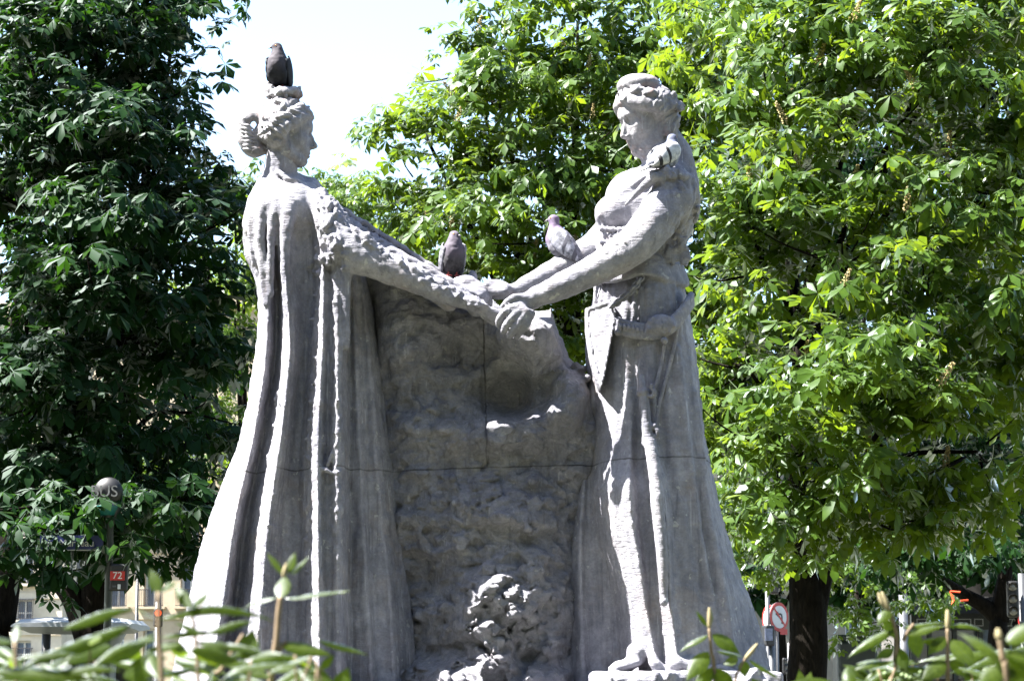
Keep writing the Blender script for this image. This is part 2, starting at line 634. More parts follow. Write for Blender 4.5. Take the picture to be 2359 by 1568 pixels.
JOINT_Z = float(W(1179, 1069, -0.15)[2])
M_ROBE = stone_material('carved_stone', (0.162, 0.165, 0.20), (0.325, 0.323, 0.352), (0.22, 0.16, 0.115), 55, 0.55, 0.75, 0.35)
M_SKIN = stone_material('smooth_stone', (0.21, 0.21, 0.22), (0.315, 0.31, 0.315), (0.20, 0.13, 0.095), 60, 0.3, 0.0, 0.5, False)
M_HEAD = stone_material('head_stone', (0.19, 0.187, 0.205), (0.32, 0.316, 0.332), (0.19, 0.085, 0.05), 60, 0.3, 0.0, 0.9, False)
M_ROCK = stone_material('rough_stone', (0.205, 0.208, 0.245), (0.385, 0.385, 0.415), (0.27, 0.22, 0.16), 45, 0.85, 0.0, 0.32, True, 1.6, True)

MON = empty('stone_monument', tuple(W(1130, 1572, 0.1)),
            'pale grey stone monument of two robed women joining hands over a rough rock', 'monument')


def r_(px): return px * PX


# ---- the woman seen from behind on the left: cloak, arm, stretched drapery
def left_figure():
    C = Clay((-2.12, -0.62, 1.66), (-0.02, 0.66, 4.98), 0.0106)
    rows = [
        # columns: left outline, outer ridge, inner ridge, groove, ridge B lit start, ridge B crest, hollow, band left, band crest, mid, second crest, cloak edge, gap, pleat, valley, pleat, right outline
        (445,  [(592, 0.100), (606, 0.020), (620, -0.050), (632, -0.060), (640, -0.080), (676, -0.140), (694, -0.100), (704, -0.080), (716, -0.100), (722, -0.080), (728, -0.060), (733, -0.040), (736, 0.020), (738, 0.040), (740, 0.060), (742, 0.080), (745, 0.120)]),
        (500,  [(566, 0.110), (588, -0.040), (604, -0.122), (616, -0.097), (626, -0.117), (662, -0.234), (682, -0.148), (714, -0.135), (738, -0.225), (752, -0.199), (766, -0.203), (782, -0.160), (788, -0.037), (792, 0.000), (796, 0.042), (800, 0.080), (806, 0.120)]),
        (570,  [(559, 0.120), (584, -0.060), (606, -0.169), (622, -0.087), (634, -0.117), (656, -0.258), (682, -0.131), (720, -0.118), (744, -0.253), (758, -0.205), (772, -0.244), (792, -0.200), (797, -0.027), (804, 0.000), (812, 0.049), (818, 0.080), (826, 0.130)]),
        (650,  [(589, 0.120), (602, -0.040), (618, -0.157), (634, -0.035), (641, -0.055), (660, -0.284), (690, -0.123), (722, -0.087), (746, -0.292), (760, -0.222), (776, -0.286), (795, -0.240), (800, -0.015), (812, -0.030), (822, 0.037), (834, 0.020), (846, 0.140)]),
        (800,  [(585, 0.120), (604, -0.050), (618, -0.180), (632, 0.000), (641, -0.030), (672, -0.310), (692, -0.130), (708, -0.080), (748, -0.330), (760, -0.230), (780, -0.320), (796, -0.270), (801, -0.040), (822, -0.080), (834, -0.010), (850, -0.030), (872, 0.140)]),
        (1000, [(549, 0.130), (572, -0.060), (592, -0.190), (604, 0.020), (613, -0.020), (655, -0.330), (676, -0.150), (692, -0.100), (738, -0.360), (757, -0.250), (780, -0.340), (797, -0.280), (802, -0.060), (830, -0.110), (842, -0.030), (866, -0.050), (893, 0.140)]),
        (1200, [(476, 0.140), (515, -0.080), (550, -0.230), (564, 0.020), (575, -0.020), (625, -0.350), (655, -0.160), (690, -0.120), (737, -0.380), (757, -0.270), (782, -0.360), (798, -0.290), (803, -0.070), (838, -0.130), (850, -0.040), (880, -0.070), (916, 0.140)]),
        (1400, [(425, 0.150), (472, -0.100), (522, -0.260), (538, 0.010), (549, -0.030), (606, -0.380), (648, -0.180), (688, -0.140), (740, -0.410), (760, -0.300), (784, -0.370), (799, -0.310), (804, -0.080), (850, -0.160), (862, -0.060), (900, -0.090), (945, 0.140)]),
        (1585, [(385, 0.160), (430, -0.120), (490, -0.290), (505, -0.010), (517, -0.050), (588, -0.410), (642, -0.200), (685, -0.150), (744, -0.430), (764, -0.320), (786, -0.390), (800, -0.330), (806, -0.090), (862, -0.180), (874, -0.080), (912, -0.110), (965, 0.140)]),
    ]
    f, info = rows_to_grid(C, rows)
    zt = (C.ax[2] - 1.7) / 3.0
    C.slab(f, round_back(C, info, np.interp(zt, [0, 1], [0.42, 0.22])[None, :]), 0.02)
    p = r_
    # shoulders, nape and neck
    C.ell(W(641, 486, .03), (p(70), .23, p(66)), k=.10)
    C.ell(W(690, 484, -.05), (p(48), .17, p(58)), k=.08)
    C.path([W(640, 420, .02), W(618, 440, .0), W(596, 470, .0), W(582, 520, .02)], [p(20), p(22), p(24), p(20)], k=.06)
    C.path([W(640, 470, .03), W(642, 410, .02), W(652, 360, .0)], [p(60), p(40), p(37)], k=.05)
    # folds thrown over the shoulder
    C.path([W(712, 428, -.02), W(692, 436, -.12), W(672, 470, -.20), W(660, 540, -.235), W(656, 620, -.23), W(660, 720, -.24)], [p(6), p(11), p(14), p(13), p(10), p(6)], k=.03)
    C.path([W(662, 424, -.08), W(642, 446, -.16), W(630, 500, -.19), W(624, 580, -.17), W(626, 680, -.14)], [p(4), p(8), p(10), p(9), p(5)], k=.035)
    C.path([W(630, 428, -.06), W(610, 458, -.14), W(600, 520, -.16), W(602, 600, -.13), W(612, 700, -.12)], [p(4), p(8), p(10), p(9), p(5)], k=.035)
    C.path([W(610, 434, -.02), W(588, 470, -.06), W(576, 530, -.06), W(584, 610, -.04)], [p(4), p(7), p(8), p(5)], k=.03)
    # collar
    C.path([W(640, 396, -.10), W(665, 412, -.14), W(693, 422, -.12), W(712, 430, -.02), W(716, 430, .08)], [p(5), p(9), p(8), p(7), p(6)], k=.012)
    # sleeve over the near upper arm, with the fringe of carved flowers
    C.path([W(735, 462, -.12), W(762, 505, -.20), W(788, 560, -.25), W(830, 592, -.26)], [p(28), p(38), p(43), p(42)], k=.04)
    C.path([W(795, 545, -.28), W(798, 610, -.28), W(796, 680, -.27), W(797, 800, -.27)], [p(22), p(16), p(11), p(8)], k=.03)
    rg = np.random.default_rng(5)
    for a, b_, n, s0 in (((752, 452), (756, 520), 16, 11), ((756, 520), (772, 610), 26, 14), ((760, 596), (728, 622), 12, 8)):
        for i in range(n):
            t = rg.random()
            x = a[0] + (b_[0] - a[0]) * t + rg.normal(0, s0); y = a[1] + (b_[1] - a[1]) * t + rg.normal(0, s0 * .7)
            x = min(x, 840)
            q = p(rg.uniform(4.5, 9.5))
            y0 = C.skin(x, y)
            if y0 is not None: C.ell(W(x, y, y0 - .006), (q * rg.uniform(.6, 1.5), q * .8, q * rg.uniform(.6, 1.5)), np.asarray(Matrix.Rotation(rg.uniform(0, 3), 3, 'Y')), k=.012)
    # crumpled cloth around the elbow
    for i in range(9):
        t = i / 8
        C.path([W(806 + 6 * i, 520 + 9 * i, -.30), W(838 + 5 * i, 545 + 6 * i, -.33), W(862 + 4 * i, 560 + 7 * i, -.29)], [p(5), p(10), p(5)], k=.008)
    # near arm
    C.path([W(800, 578, -.24), W(850, 598, -.26), W(910, 624, -.27), W(980, 655, -.27), W(1045, 683, -.27), W(1085, 696, -.27)],
           [p(44), p(39), p(35), p(29), p(22), p(18)], k=.025)
    # its hand: palm, thumb and four fingers running under the other woman's hand
    C.ell(W(1098, 703, -.27), (p(30), .05, p(17)), Matrix.Rotation(R(22), 3, 'Y'), k=.02)
    C.path([W(1080, 690, -.30), W(1102, 698, -.33), W(1122, 703, -.33)], [p(10), p(8), p(5.5)], k=.012)
    for i, (x1, y1, x2, y2, d) in enumerate(((1140, 716, 1168, 728, -.31), (1136, 724, 1164, 742, -.29), (1128, 729, 1152, 748, -.27), (1120, 731, 1140, 746, -.24))):
        C.path([W(1105, 706 + 4 * i, d + .02), W(x1, y1, d), W(x2, y2, d + .01)], [p(9), p(8), p(6)], k=.01)
    # drapery stretched from the shoulder to the far hand, with a rolled border
    e = [(706, 430), (760, 462), (830, 508), (900, 553), (970, 597), (1036, 640)]
    for off, rr, dd, kk in ((8, 8, .06, .012), (24, 13, .0, .02), (44, 17, -.06, .03), (62, 17, -.08, .03)):
        C.path([W(x, y + off, dd) for x, y in e[1 if off > 20 else 0:]], [p(rr)] * (5 if off > 20 else 6), k=kk)
    C.path([W(x + 2, y + 2, .02) for x, y in e], [p(7)] * 6, k=.006)
    for i in range(60):                                 # embroidered border
        t = rg.random() ** .8
        x = 800 + 320 * t + rg.normal(0, 5); y = 500 + 190 * t + 22 + rg.normal(0, 9)
        q = p(rg.uniform(4, 8.5))
        y0 = C.skin(x, y, -.1)
        if y0 is not None: C.ell(W(x, y, y0 - .004), (q * rg.uniform(.7, 1.6), q * .7, q), np.asarray(Matrix.Rotation(rg.uniform(0, 3), 3, 'Y')), k=.012)
    C.path([W(900, 580, -.15), W(980, 622, -.17), W(1060, 668, -.17), W(1110, 685, -.15)], [p(14), p(14), p(14), p(12)], k=.03)
    # the far hand's bundle of cloth
    C.ell(W(1072, 660, -.02), (p(36), .12, p(26)), k=.04)
    C.ell(W(1088, 634, .02), (p(10), .04, p(11)), k=.03)
    C.ell(W(1100, 690, -.05), (p(30), .14, p(40)), k=.03)
    # carved trim down the band and the ribbon ends
    for i in range(80):                                 # worn embroidery down the band
        y = rg.uniform(660, 1560); x = np.interp(y, [640, 1000, 1560], [733, 714, 712]) + rg.normal(0, 8)
        q = p(rg.uniform(2.5, 6)); y0 = C.skin(x, y)
        if y0 is not None: C.path([W(x, y, y0), W(x + rg.uniform(-12, 12), y + rg.uniform(-6, 6), y0)], [q, q * .5], k=.006, smooth=0)
    for i in range(80):
        y = rg.uniform(690, 1280); x = np.interp(y, [640, 1000, 1300], [768, 772, 774]) + rg.normal(0, 7)
        q = p(rg.uniform(2.5, 6)); y0 = C.skin(x, y)
        if y0 is not None: C.path([W(x, y, y0), W(x + rg.uniform(-5, 5), y + rg.uniform(4, 16), y0)], [q, q * .4], k=.006, smooth=0)
    for i in range(60):
        y = rg.uniform(900, 1560); x = np.interp(y, [900, 1200, 1560], [640, 612, 588]) + rg.normal(0, 6)
        q = p(rg.uniform(2.5, 6)); y0 = C.skin(x, y)
        if y0 is not None: C.path([W(x, y, y0), W(x + rg.uniform(-6, 10), y + rg.uniform(-8, 8), y0)], [q, q * .4], k=.006, smooth=0)
    C.path([W(704, 1052, -.23), W(740, 1078, -.325), W(776, 1092, -.33)], [p(4), p(5), p(4)], k=.006)
    C.path([W(778, 1010, -.33), W(762, 1050, -.32), W(752, 1080, -.32)], [p(3.5), p(4.5), p(3)], k=.006)
    # bed joint
    def carving(v):
        # deep cut flower work on the sleeve, the border and the hem of the sleeve
        x, y = proj(v)
        def near(pts, w):
            d = np.full(len(v), 1e9)
            for (ax, ay), (bx, by) in zip(pts[:-1], pts[1:]):
                ex, ey = bx - ax, by - ay
                t = np.clip(((x - ax) * ex + (y - ay) * ey) / (ex * ex + ey * ey), 0, 1)
                d = np.minimum(d, np.hypot(x - ax - t * ex, y - ay - t * ey))
            return np.clip((w - d) / 8, 0, 1) * (v[:, 1] < .12)
        m = np.maximum(near([(752, 450), (756, 520), (772, 600), (730, 622)], 28), .8 * near([(800, 500), (862, 560)], 26))
        m = np.maximum(m, .8 * near([(820, 532), (900, 584), (980, 632), (1100, 690)], 15))
        m = np.maximum(m, .2 * near([(733, 640), (714, 1000), (712, 1570)], 18))
        m = np.maximum(m, .2 * near([(770, 660), (774, 1280)], 12))
        n = np.abs(vnoise(v, .038, 61)) * .026 + np.abs(vnoise(v, .021, 62)) * .018 - .014
        return m * n + .0035 * vnoise(v * np.array((1, 1, .25)), .03, 63)
    me = C.mesh('robed_figure', amps=((.005, .09), (.003, .03)), extra=carving)
    return ob('cloaked_figure', me, M_ROBE, MON)


LEFT = left_figure()


# ---- the woman on the right: cuirass, arms, skirt
def right_figure():
    C = Clay((-.22, -0.72, 1.62), (1.74, 0.62, 5.12), 0.0104)
    p = r_
    rows = [
        # left outline, pleat, valley, leg start, leg mid, leg right, valley, ridge lit, ridge crest, right of ridge, shade, fold, fold crest, drop, right outline
        (600, [(1398, .10), (1404, .0), (1410, -.04), (1418, -.08), (1430, -.13), (1444, -.16), (1456, -.17), (1470, -.19), (1488, -.21), (1500, -.21), (1520, -.20), (1535, -.17), (1545, -.12), (1555, -.04), (1562, .10)]),
        (660, [(1374, .12), (1382, .0), (1392, -.05), (1402, -.10), (1420, -.16), (1440, -.20), (1456, -.20), (1474, -.23), (1496, -.26), (1508, -.25), (1532, -.24), (1548, -.20), (1560, -.15), (1570, -.05), (1578, .11)]),
        (740, [(1352, .13), (1362, .0), (1374, -.04), (1388, -.10), (1415, -.18), (1440, -.23), (1460, -.22), (1478, -.26), (1502, -.29), (1516, -.27), (1542, -.26), (1560, -.22), (1574, -.17), (1584, -.06), (1593, .11)]),
        (870, [(1352, .14), (1362, .02), (1374, .0), (1384, -.08), (1415, -.19), (1445, -.25), (1462, -.23), (1476, -.27), (1498, -.31), (1516, -.28), (1552, -.28), (1575, -.23), (1592, -.19), (1602, -.07), (1611, .12)]),
        (1000, [(1342, .14), (1354, .04), (1366, .06), (1374, -.01), (1408, -.20), (1452, -.29), (1466, -.24), (1482, -.28), (1506, -.355), (1520, -.30), (1562, -.30), (1586, -.25), (1606, -.21), (1616, -.08), (1625, .12)]),
        (1070, [(1334, .14), (1348, .03), (1360, .07), (1366, .03), (1400, -.22), (1448, -.33), (1466, -.24), (1486, -.29), (1512, -.38), (1526, -.31), (1569, -.31), (1593, -.26), (1615, -.22), (1628, -.09), (1638, .12)]),
        (1130, [(1326, .14), (1343, .02), (1356, .07), (1363, .03), (1398, -.28), (1446, -.42), (1468, -.30), (1492, -.33), (1522, -.44), (1532, -.35), (1575, -.32), (1600, -.26), (1624, -.22), (1639, -.09), (1652, .12)]),
        (1200, [(1316, .14), (1338, .01), (1353, .06), (1368, .03), (1404, -.28), (1452, -.43), (1472, -.31), (1496, -.35), (1530, -.47), (1540, -.37), (1582, -.33), (1606, -.27), (1634, -.24), (1650, -.11), (1669, .12)]),
        (1300, [(1308, .14), (1336, .0), (1352, .05), (1392, .02), (1426, -.26), (1470, -.42), (1484, -.32), (1502, -.36), (1536, -.48), (1548, -.39), (1594, -.34), (1620, -.28), (1652, -.26), (1672, -.13), (1699, .12)]),
        (1400, [(1302, .14), (1338, -.01), (1356, .03), (1418, .02), (1446, -.24), (1484, -.40), (1496, -.33), (1512, -.36), (1540, -.47), (1556, -.39), (1606, -.35), (1634, -.29), (1670, -.28), (1694, -.15), (1738, .12)]),
        (1490, [(1298, .14), (1340, -.03), (1360, .02), (1424, .02), (1452, -.22), (1502, -.39), (1512, -.33), (1524, -.36), (1552, -.45), (1572, -.38), (1618, -.36), (1646, -.30), (1684, -.29), (1712, -.16), (1764, .12)]),
        (1600, [(1294, .14), (1342, -.05), (1362, .0), (1420, .0), (1460, -.22), (1510, -.37), (1524, -.33), (1536, -.36), (1562, -.44), (1586, -.39), (1630, -.37), (1658, -.31), (1696, -.30), (1728, -.17), (1794, .12)]),
    ]
    f, info = rows_to_grid(C, rows)
    zt = (C.ax[2] - 1.7) / 2.6
    C.slab(f, round_back(C, info, np.interp(zt, [0, 1], [0.40, 0.20])[None, :]), 0.02)
    # torso
    C.ell(W(1494, 500, 0), (p(98), .25, p(118)), Matrix.Rotation(R(-8), 3, 'Y'), k=.05)
    C.ell(W(1540, 470, .0), (p(62), .28, p(82)), k=.06)
    C.ell(W(1462, 462, -.02), (p(70), .20, p(58)), Matrix.Rotation(R(35), 3, 'Y'), k=.06)
    C.ell(W(1480, 580, 0), (p(92), .22, p(74)), k=.05)
    C.ell(W(1425, 488, -.11), (p(47), .115, p(44)), k=.03)
    C.ell(W(1415, 492, .12), (p(47), .115, p(44)), k=.03)
    C.ell(W(1378 + 6, 497, -.14), (p(9), .03, p(9)), k=.02)
    C.ell(W(1425, 560, 0), (p(52), .17, p(60)), k=.05)
    # neck and the hair falling on the back
    C.path([W(1508, 330, .0), W(1524, 380, .0), W(1540, 430, .0)], [p(38), p(43), p(62)], k=.06)
    C.path([W(1540, 310, .0), W(1564, 350, .0), W(1578, 400, .0), W(1588, 470, .0)], [p(24), p(27), p(28), p(20)], k=.04)
    rg = np.random.default_rng(9)
    for i in range(26):                                 # feathering on the back of the cuirass
        y = rg.uniform(470, 600); x = rg.uniform(1540, 1585)
        C.path([W(x, y, -.2), W(x + rg.uniform(-12, 4), y + 26, -.21)], [p(3), p(5)], k=.012, smooth=0)
    for j in range(5):                                  # scales on the front of the cuirass
        for i in range(5):
            x = 1386 + 13 * i + (j % 2) * 6; y = 528 + 15 * j
            C.ell(W(x, y, -.215 + .012 * abs(i - 4)), (p(7), .02, p(8)), k=.006)
    # peplum of the cuirass: a flaring band with a rolled edge
    def hoop(kx, kd, dy, rr, k):
        ring = []
        for a in np.linspace(0, 2 * math.pi, 29):
            X = 1480 + 95 * kx * math.cos(a); d = .24 * kd * math.sin(a)
            ring.append(W(X, 616 + dy + 20 * (math.cos(a) * .5) + 14 * (math.cos(a) < 0) * math.cos(a) ** 2 - 18 * math.exp(-((X - 1492) / 42.0) ** 2) * (d < 0), d))
        C.path(ring, [p(rr)] * 29, k=k, smooth=2)
    for t in np.linspace(0, 1, 5):
        hoop(.93 + .12 * t, .98 + .16 * t, 34 * t - 8, 8, .012)
    hoop(1.07, 1.17, 30, 6, .004)
    hoop(.93, 1.0, -12, 7, .004)
    # near arm
    C.ell(W(1552, 452, -.25), (p(48), .14, p(54)), k=.05)
    C.path([W(1546, 446, -.27), W(1516, 498, -.32), W(1474, 553, -.36), W(1402, 605, -.37), W(1302, 655, -.36), W(1232, 686, -.35)],
           [p(45), p(48), p(45), p(38), p(30), p(23)], k=.03)
    # pelt knotted on the shoulder
    C.path([W(1498, 412, -.32), W(1524, 404, -.36), W(1556, 400, -.35), W(1582, 414, -.30), W(1596, 440, -.22), W(1602, 490, -.12)], [p(11), p(15), p(15), p(16), p(15), p(11)], k=.025)
    C.path([W(1508, 408, -.38), W(1484, 428, -.34), W(1462, 450, -.30), W(1440, 474, -.28)], [p(13), p(10), p(7), p(4)], k=.012)
    C.path([W(1500, 402, -.28), W(1475, 414, -.24), W(1440, 440, -.20), W(1404, 462, -.14)], [p(9), p(8), p(6), p(5)], k=.012)
    for i in range(80):
        t = rg.random()
        x = np.interp(t, [0, .3, .6, .8, 1], [1496, 1530, 1576, 1594, 1600]) + rg.normal(0, 8)
        y = np.interp(t, [0, .3, .6, .8, 1], [412, 398, 410, 440, 500]) + rg.normal(0, 8)
        d = np.interp(t, [0, .3, .6, .8, 1], [-.345, -.40, -.34, -.26, -.15])
        q = p(rg.uniform(3.5, 7))
        C.ell(W(x, y, d), (q, q, q * 1.2), k=.01)
    # its hand, closed over the other woman's fingers
    C.ell(W(1200, 708, -.35), (p(40), .065, p(24)), Matrix.Rotation(R(-40), 3, 'Y'), k=.025)
    C.path([W(1222, 690, -.37), W(1186, 686, -.40), W(1168, 696, -.40), W(1156, 704, -.38)], [p(13), p(10), p(8), p(6)], k=.012)
    for i, pts in enumerate((((1196, 704, -.41), (1166, 716, -.42), (1150, 735, -.40), (1148, 750, -.37)),
                             ((1204, 712, -.42), (1178, 732, -.43), (1163, 755, -.41), (1158, 768, -.38)),
                             ((1212, 718, -.42), (1194, 744, -.43), (1180, 764, -.41), (1174, 776, -.38)),
                             ((1222, 722, -.40), (1210, 748, -.41), (1196, 768, -.39), (1188, 780, -.36)))):
        C.path([W(*q) for q in pts], [p(11), p(10), p(8.5), p(6)], k=.006)
    # far arm and hand
    C.path([W(1440, 500, .22), W(1392, 552, .20), W(1310, 607, .12), W(1230, 650, .06), W(1188, 671, .02)], [p(48), p(40), p(32), p(25), p(21)], k=.03)
    C.ell(W(1148, 668, .0), (p(38), .09, p(22)), Matrix.Rotation(R(8), 3, 'Y'), k=.02)
    for i in range(4):
        C.path([W(1150 + 4 * i, 655 + 5 * i, -.05 - .02 * i), W(1122 - 2 * i, 655 + 7 * i, -.08), W(1116, 676 + 6 * i, -.09), W(1128, 690 + 4 * i, -.08)], [p(11), p(10), p(9), p(7)], k=.008)
    # gathers under the belt
    for i in range(13):
        x = 1372 + 15 * i
        d = np.interp(x, [1372, 1400, 1450, 1500, 1560], [.0, -.1, -.2, -.26, -.2])
        C.path([W(x, 660, d - .01), W(x - 3 + i * .4, 700, d - .02), W(x - 8 + i * 1.2, 760 + 10 * (i % 3), d - .005)], [p(4.5), p(5), p(2.5)], k=.014)
    # folds of the long skirt
    for pts in (((1560, 800, -.26), (1580, 1000, -.285), (1604, 1200, -.30), (1640, 1400, -.31), (1668, 1560, -.33)),
                ((1600, 900, -.17), (1615, 1040, -.2), (1626, 1160, -.245), (1660, 1330, -.28), (1690, 1540, -.31)),
                ((1530, 830, -.27), (1548, 1000, -.295), (1568, 1200, -.33), (1580, 1400, -.34), (1600, 1560, -.35))):
        C.path([W(*q) for q in pts], [p(5)] + [p(9)] * (len(pts) - 2) + [p(11)], k=.035)
    # sandalled foot and the hem breaking on the base
    C.ell(W(1444, 1530, -.36), (p(36), .085, p(14)), np.asarray(Matrix.Rotation(R(-12), 3, 'Y')), k=.03)
    C.ell(W(1470, 1500, -.33), (p(26), .08, p(22)), k=.04)
    for i in range(4):
        C.ell(W(1418 - 3 * i, 1538, -.42 + .035 * i), (p(9), .018, p(6)), k=.012)
    for pts in (((1500, 1505, -.40), (1510, 1530, -.43), (1535, 1540, -.42), (1560, 1526, -.44), (1590, 1536, -.43)),
                ((1590, 1520, -.40), (1620, 1540, -.42), (1660, 1538, -.40), (1700, 1556, -.36), (1745, 1566, -.28))):
        C.path([W(*q) for q in pts], [p(9), p(13), p(9), p(12), p(10)], k=.03)
    C.box(W(1570, 1600, -.10), (p(200), .45, p(42)), None, .02, .02)
    for i in range(60):                                 # rough edge of the base stone
        x = rg.uniform(1385, 1770); q = p(rg.uniform(8, 20))
        C.box(W(x, 1570 + rg.uniform(-8, 14), rg.uniform(-.60, -.40)), (q * 1.5, q * 1.2, q * .7), np.asarray(Matrix.Rotation(rg.normal(0, .5), 3, 'Z') @ Matrix.Rotation(rg.normal(0, .3), 3, 'Y')), .006, .012)
    def carving(v):
        x, y = proj(v)
        m = np.clip(1 - np.hypot((x - 1560) / 52, (y - 418) / 34), 0, 1) * 1.6 + np.clip(1 - np.hypot((x - 1566) / 34, (y - 545) / 70), 0, 1) * 1.4
        m += np.clip(1 - np.hypot((x - 1412) / 46, (y - 560) / 46), 0, 1)
        n = np.abs(vnoise(v * np.array((1, 1, .6)), .034, 71)) * .024 + np.abs(vnoise(v, .018, 72)) * .014 - .012
        return np.clip(m, 0, 1) * n + .003 * vnoise(v * np.array((1, 1, .25)), .03, 73) * (y > 640)
    me = C.mesh('cuirass_figure', amps=((.004, .09), (.0025, .03)), extra=carving)
    return ob('armoured_figure', me, M_ROBE, MON)


RIGHT = right_figure()


# ---- the rough rock between them
def rock():
    C = Clay((-1.12, -.66, 1.62), (.66, .62, 4.45), 0.0118)
    xs, zs = C.ax[0], C.ax[2]
    # picture-space coordinates of the raster on the plane y=0
    zrow = np.array([W(1179, q, 0)[2] for q in range(1640, 400, -10)])
    PY = np.interp(zs, zrow, np.arange(1640, 400, -10))
    sc = np.array([W(1279, q, 0)[0] / 100 for q in range(1640, 400, -10)])
    SC = np.interp(zs, zrow, sc)
    PXg = 1179 + xs[:, None] / SC[None, :]
    PYg = np.broadcast_to(PY[None, :], PXg.shape)
    top = np.interp(PXg, [770, 800, 860, 960, 1050, 1110, 1150, 1190, 1240, 1272, 1284, 1296, 1314, 1345, 1362, 1380, 1420],
                    [530, 545, 585, 640, 680, 688, 715, 735, 722, 716, 770, 806, 838, 872, 905, 960, 1000])
    def bump(cx, cy, rx, ry, h, pw=1.0):
        q = ((PXg - cx) / rx) ** 2 + ((PYg - cy) / ry) ** 2
        return h * np.exp(-q ** pw)
    pts = np.column_stack([PXg.ravel() * .01, PYg.ravel() * .01, np.zeros(PXg.size)])
    fb = sum((.5 ** i) * vnoise(pts + i * 7, 1.3 * .5 ** i, 20 + i) for i in range(4)).reshape(PXg.shape)
    fr = 0.04 + 0 * PXg
    fr -= bump(1215, 778, 66, 50, .26, 1.8)             # boss under the hands
    fr -= bump(1250, 830, 40, 40, .08)
    fr -= bump(1228, 880, 18, 70, .10)
    fr -= bump(1320, 905, 45, 62, .18, 1.5)
    fr -= bump(1275, 955, 22, 26, .14)                  # scrolled boss
    fr -= bump(1310, 960, 30, 40, .10)
    fr += bump(1165, 905, 75, 52, .24, 1.6)             # smooth hollow
    fr += bump(1075, 812, 75, 34, .10, 1.4)
    fr += bump(845, 740, 26, 130, .14, 1.4)             # dark cleft beside the pleats
    fr -= bump(960, 770, 100, 90, .10, 1.4)
    fr -= bump(1170, 1000, 190, 42, .13, 1.6)
    fr -= bump(950, 980, 90, 120, .05)
    fr -= bump(1130, 1180, 150, 100, .10, 1.5)
    fr -= bump(1130, 1330, 120, 170, .10, 2)
    fr -= bump(1250, 1330, 45, 190, .09, 2)             # column on the right
    fr += bump(960, 1330, 45, 180, .08)                 # dark recess on the left
    def facets(n, seed, x0=780, x1=1420, y0=540, y1=1620, slope=1.0):
        """broken stone: every point belongs to the nearest of n tilted planes"""
        g = np.random.default_rng(seed)
        sx, sy = g.uniform(x0, x1, n), g.uniform(y0, y1, n)
        h, gx_, gy_ = g.uniform(-1, 1, n), g.normal(0, slope, n), g.normal(0, slope, n)
        best = np.full(PXg.shape, 1e9); out = np.zeros(PXg.shape)
        wob = 9 * vnoise(pts, .35, 81).reshape(PXg.shape)
        for k in range(n):
            dx = PXg - sx[k] + wob; dy = (PYg - sy[k]) * 1.25 - wob
            d = dx * dx + dy * dy
            m = d < best
            best = np.where(m, d, best)
            out = np.where(m, h[k] + gx_[k] * dx / 30 + gy_[k] * dy / 30, out)
        return np.clip(out, -2, 2)
    f1, f2 = facets(420, 5), facets(1500, 6)
    rough = np.clip((PYg - 1020) / 120, .6, 1)
    smooth_part = 1 - .85 * bump(1165, 905, 80, 58, 1.0, 1.6)
    fr -= (.016 * f1 + .011 * f2) * rough * smooth_part
    f3 = facets(70, 14, 1030, 1260, 1280, 1560)
    oc = bump(1145, 1425, 85, 115, 1.0, 2.2)            # outcrops that catch the sun
    fr -= oc * (.20 + .035 * f3 + .02 * f2)
    oc = bump(1130, 1585, 185, 68, 1.0, 1.6)
    fr -= oc * (.34 + .03 * f1 + .02 * f2)
    fr -= bump(940, 1560, 80, 30, .10)
    fr += .05 * fb
    seam = np.interp(PYg, [690, 800, 900, 960, 1068], [1111, 1114, 1112, 1117, 1124])
    fr += np.where((PYg > 690) & (PYg < 1068), .03 * np.exp(-((PXg - seam) / 3.2) ** 2), 0)
    # strata: the face breaks into inclined ledges
    led = vnoise(np.column_stack([(PXg + PYg * .9).ravel() * .008, (PYg - PXg * .35).ravel() * .022, np.zeros(PXg.size)]), 1.0, 31).reshape(PXg.shape)
    fr -= .035 * np.clip(led * 2.2, -1, 1) * np.clip((PYg - 1080) / 120, .35, 1)
    fr += .10 * np.clip((np.interp(PYg, [640, 1000, 1200, 1400, 1600], [846, 893, 916, 945, 970]) + 45 - PXg) / 60, 0, 1)
    fr += .10 * np.clip((PXg - np.interp(PYg, [1000, 1150, 1300, 1600], [1400, 1315, 1295, 1280])) / 40, 0, 1)
    over = np.clip(top - PYg, 0, 999) * PX
    lft = np.clip(np.interp(PYg, [560, 700, 900, 1640], [790, 800, 810, 800]) - PXg, 0, 999) * PX
    rgt = np.clip(PXg - np.interp(PYg, [850, 1000, 1150, 1300, 1600], [1400, 1375, 1345, 1325, 1310]), 0, 999) * PX
    o = over + lft + rgt
    inner = np.clip((PYg - top) / 40, 0, 1)
    fr = fr + (1 - np.sqrt(inner)) * .12 + o
    back = .48 + .05 * fb - (1 - np.sqrt(inner)) * .2 - o
    C.slab(fr, back, 0.01, 1.4)
    p = r_
    # a sleeping child's curled hand and hair at the far shoulder of the rock
    for x, y, a, d in ((1326, 842, 14, .12), (1340, 850, 13, .1), (1334, 868, 15, .1), (1352, 872, 12, .06), (1318, 858, 10, .1)):
        C.ell(W(x, y, d), (p(a), .05, p(a * .7)), k=.012)
    C.path([W(1284, 930, -.12), W(1272, 942, -.15), W(1270, 960, -.15), W(1282, 968, -.13)], [p(9), p(9), p(9), p(8)], k=.01)
    rg = np.random.default_rng(3)
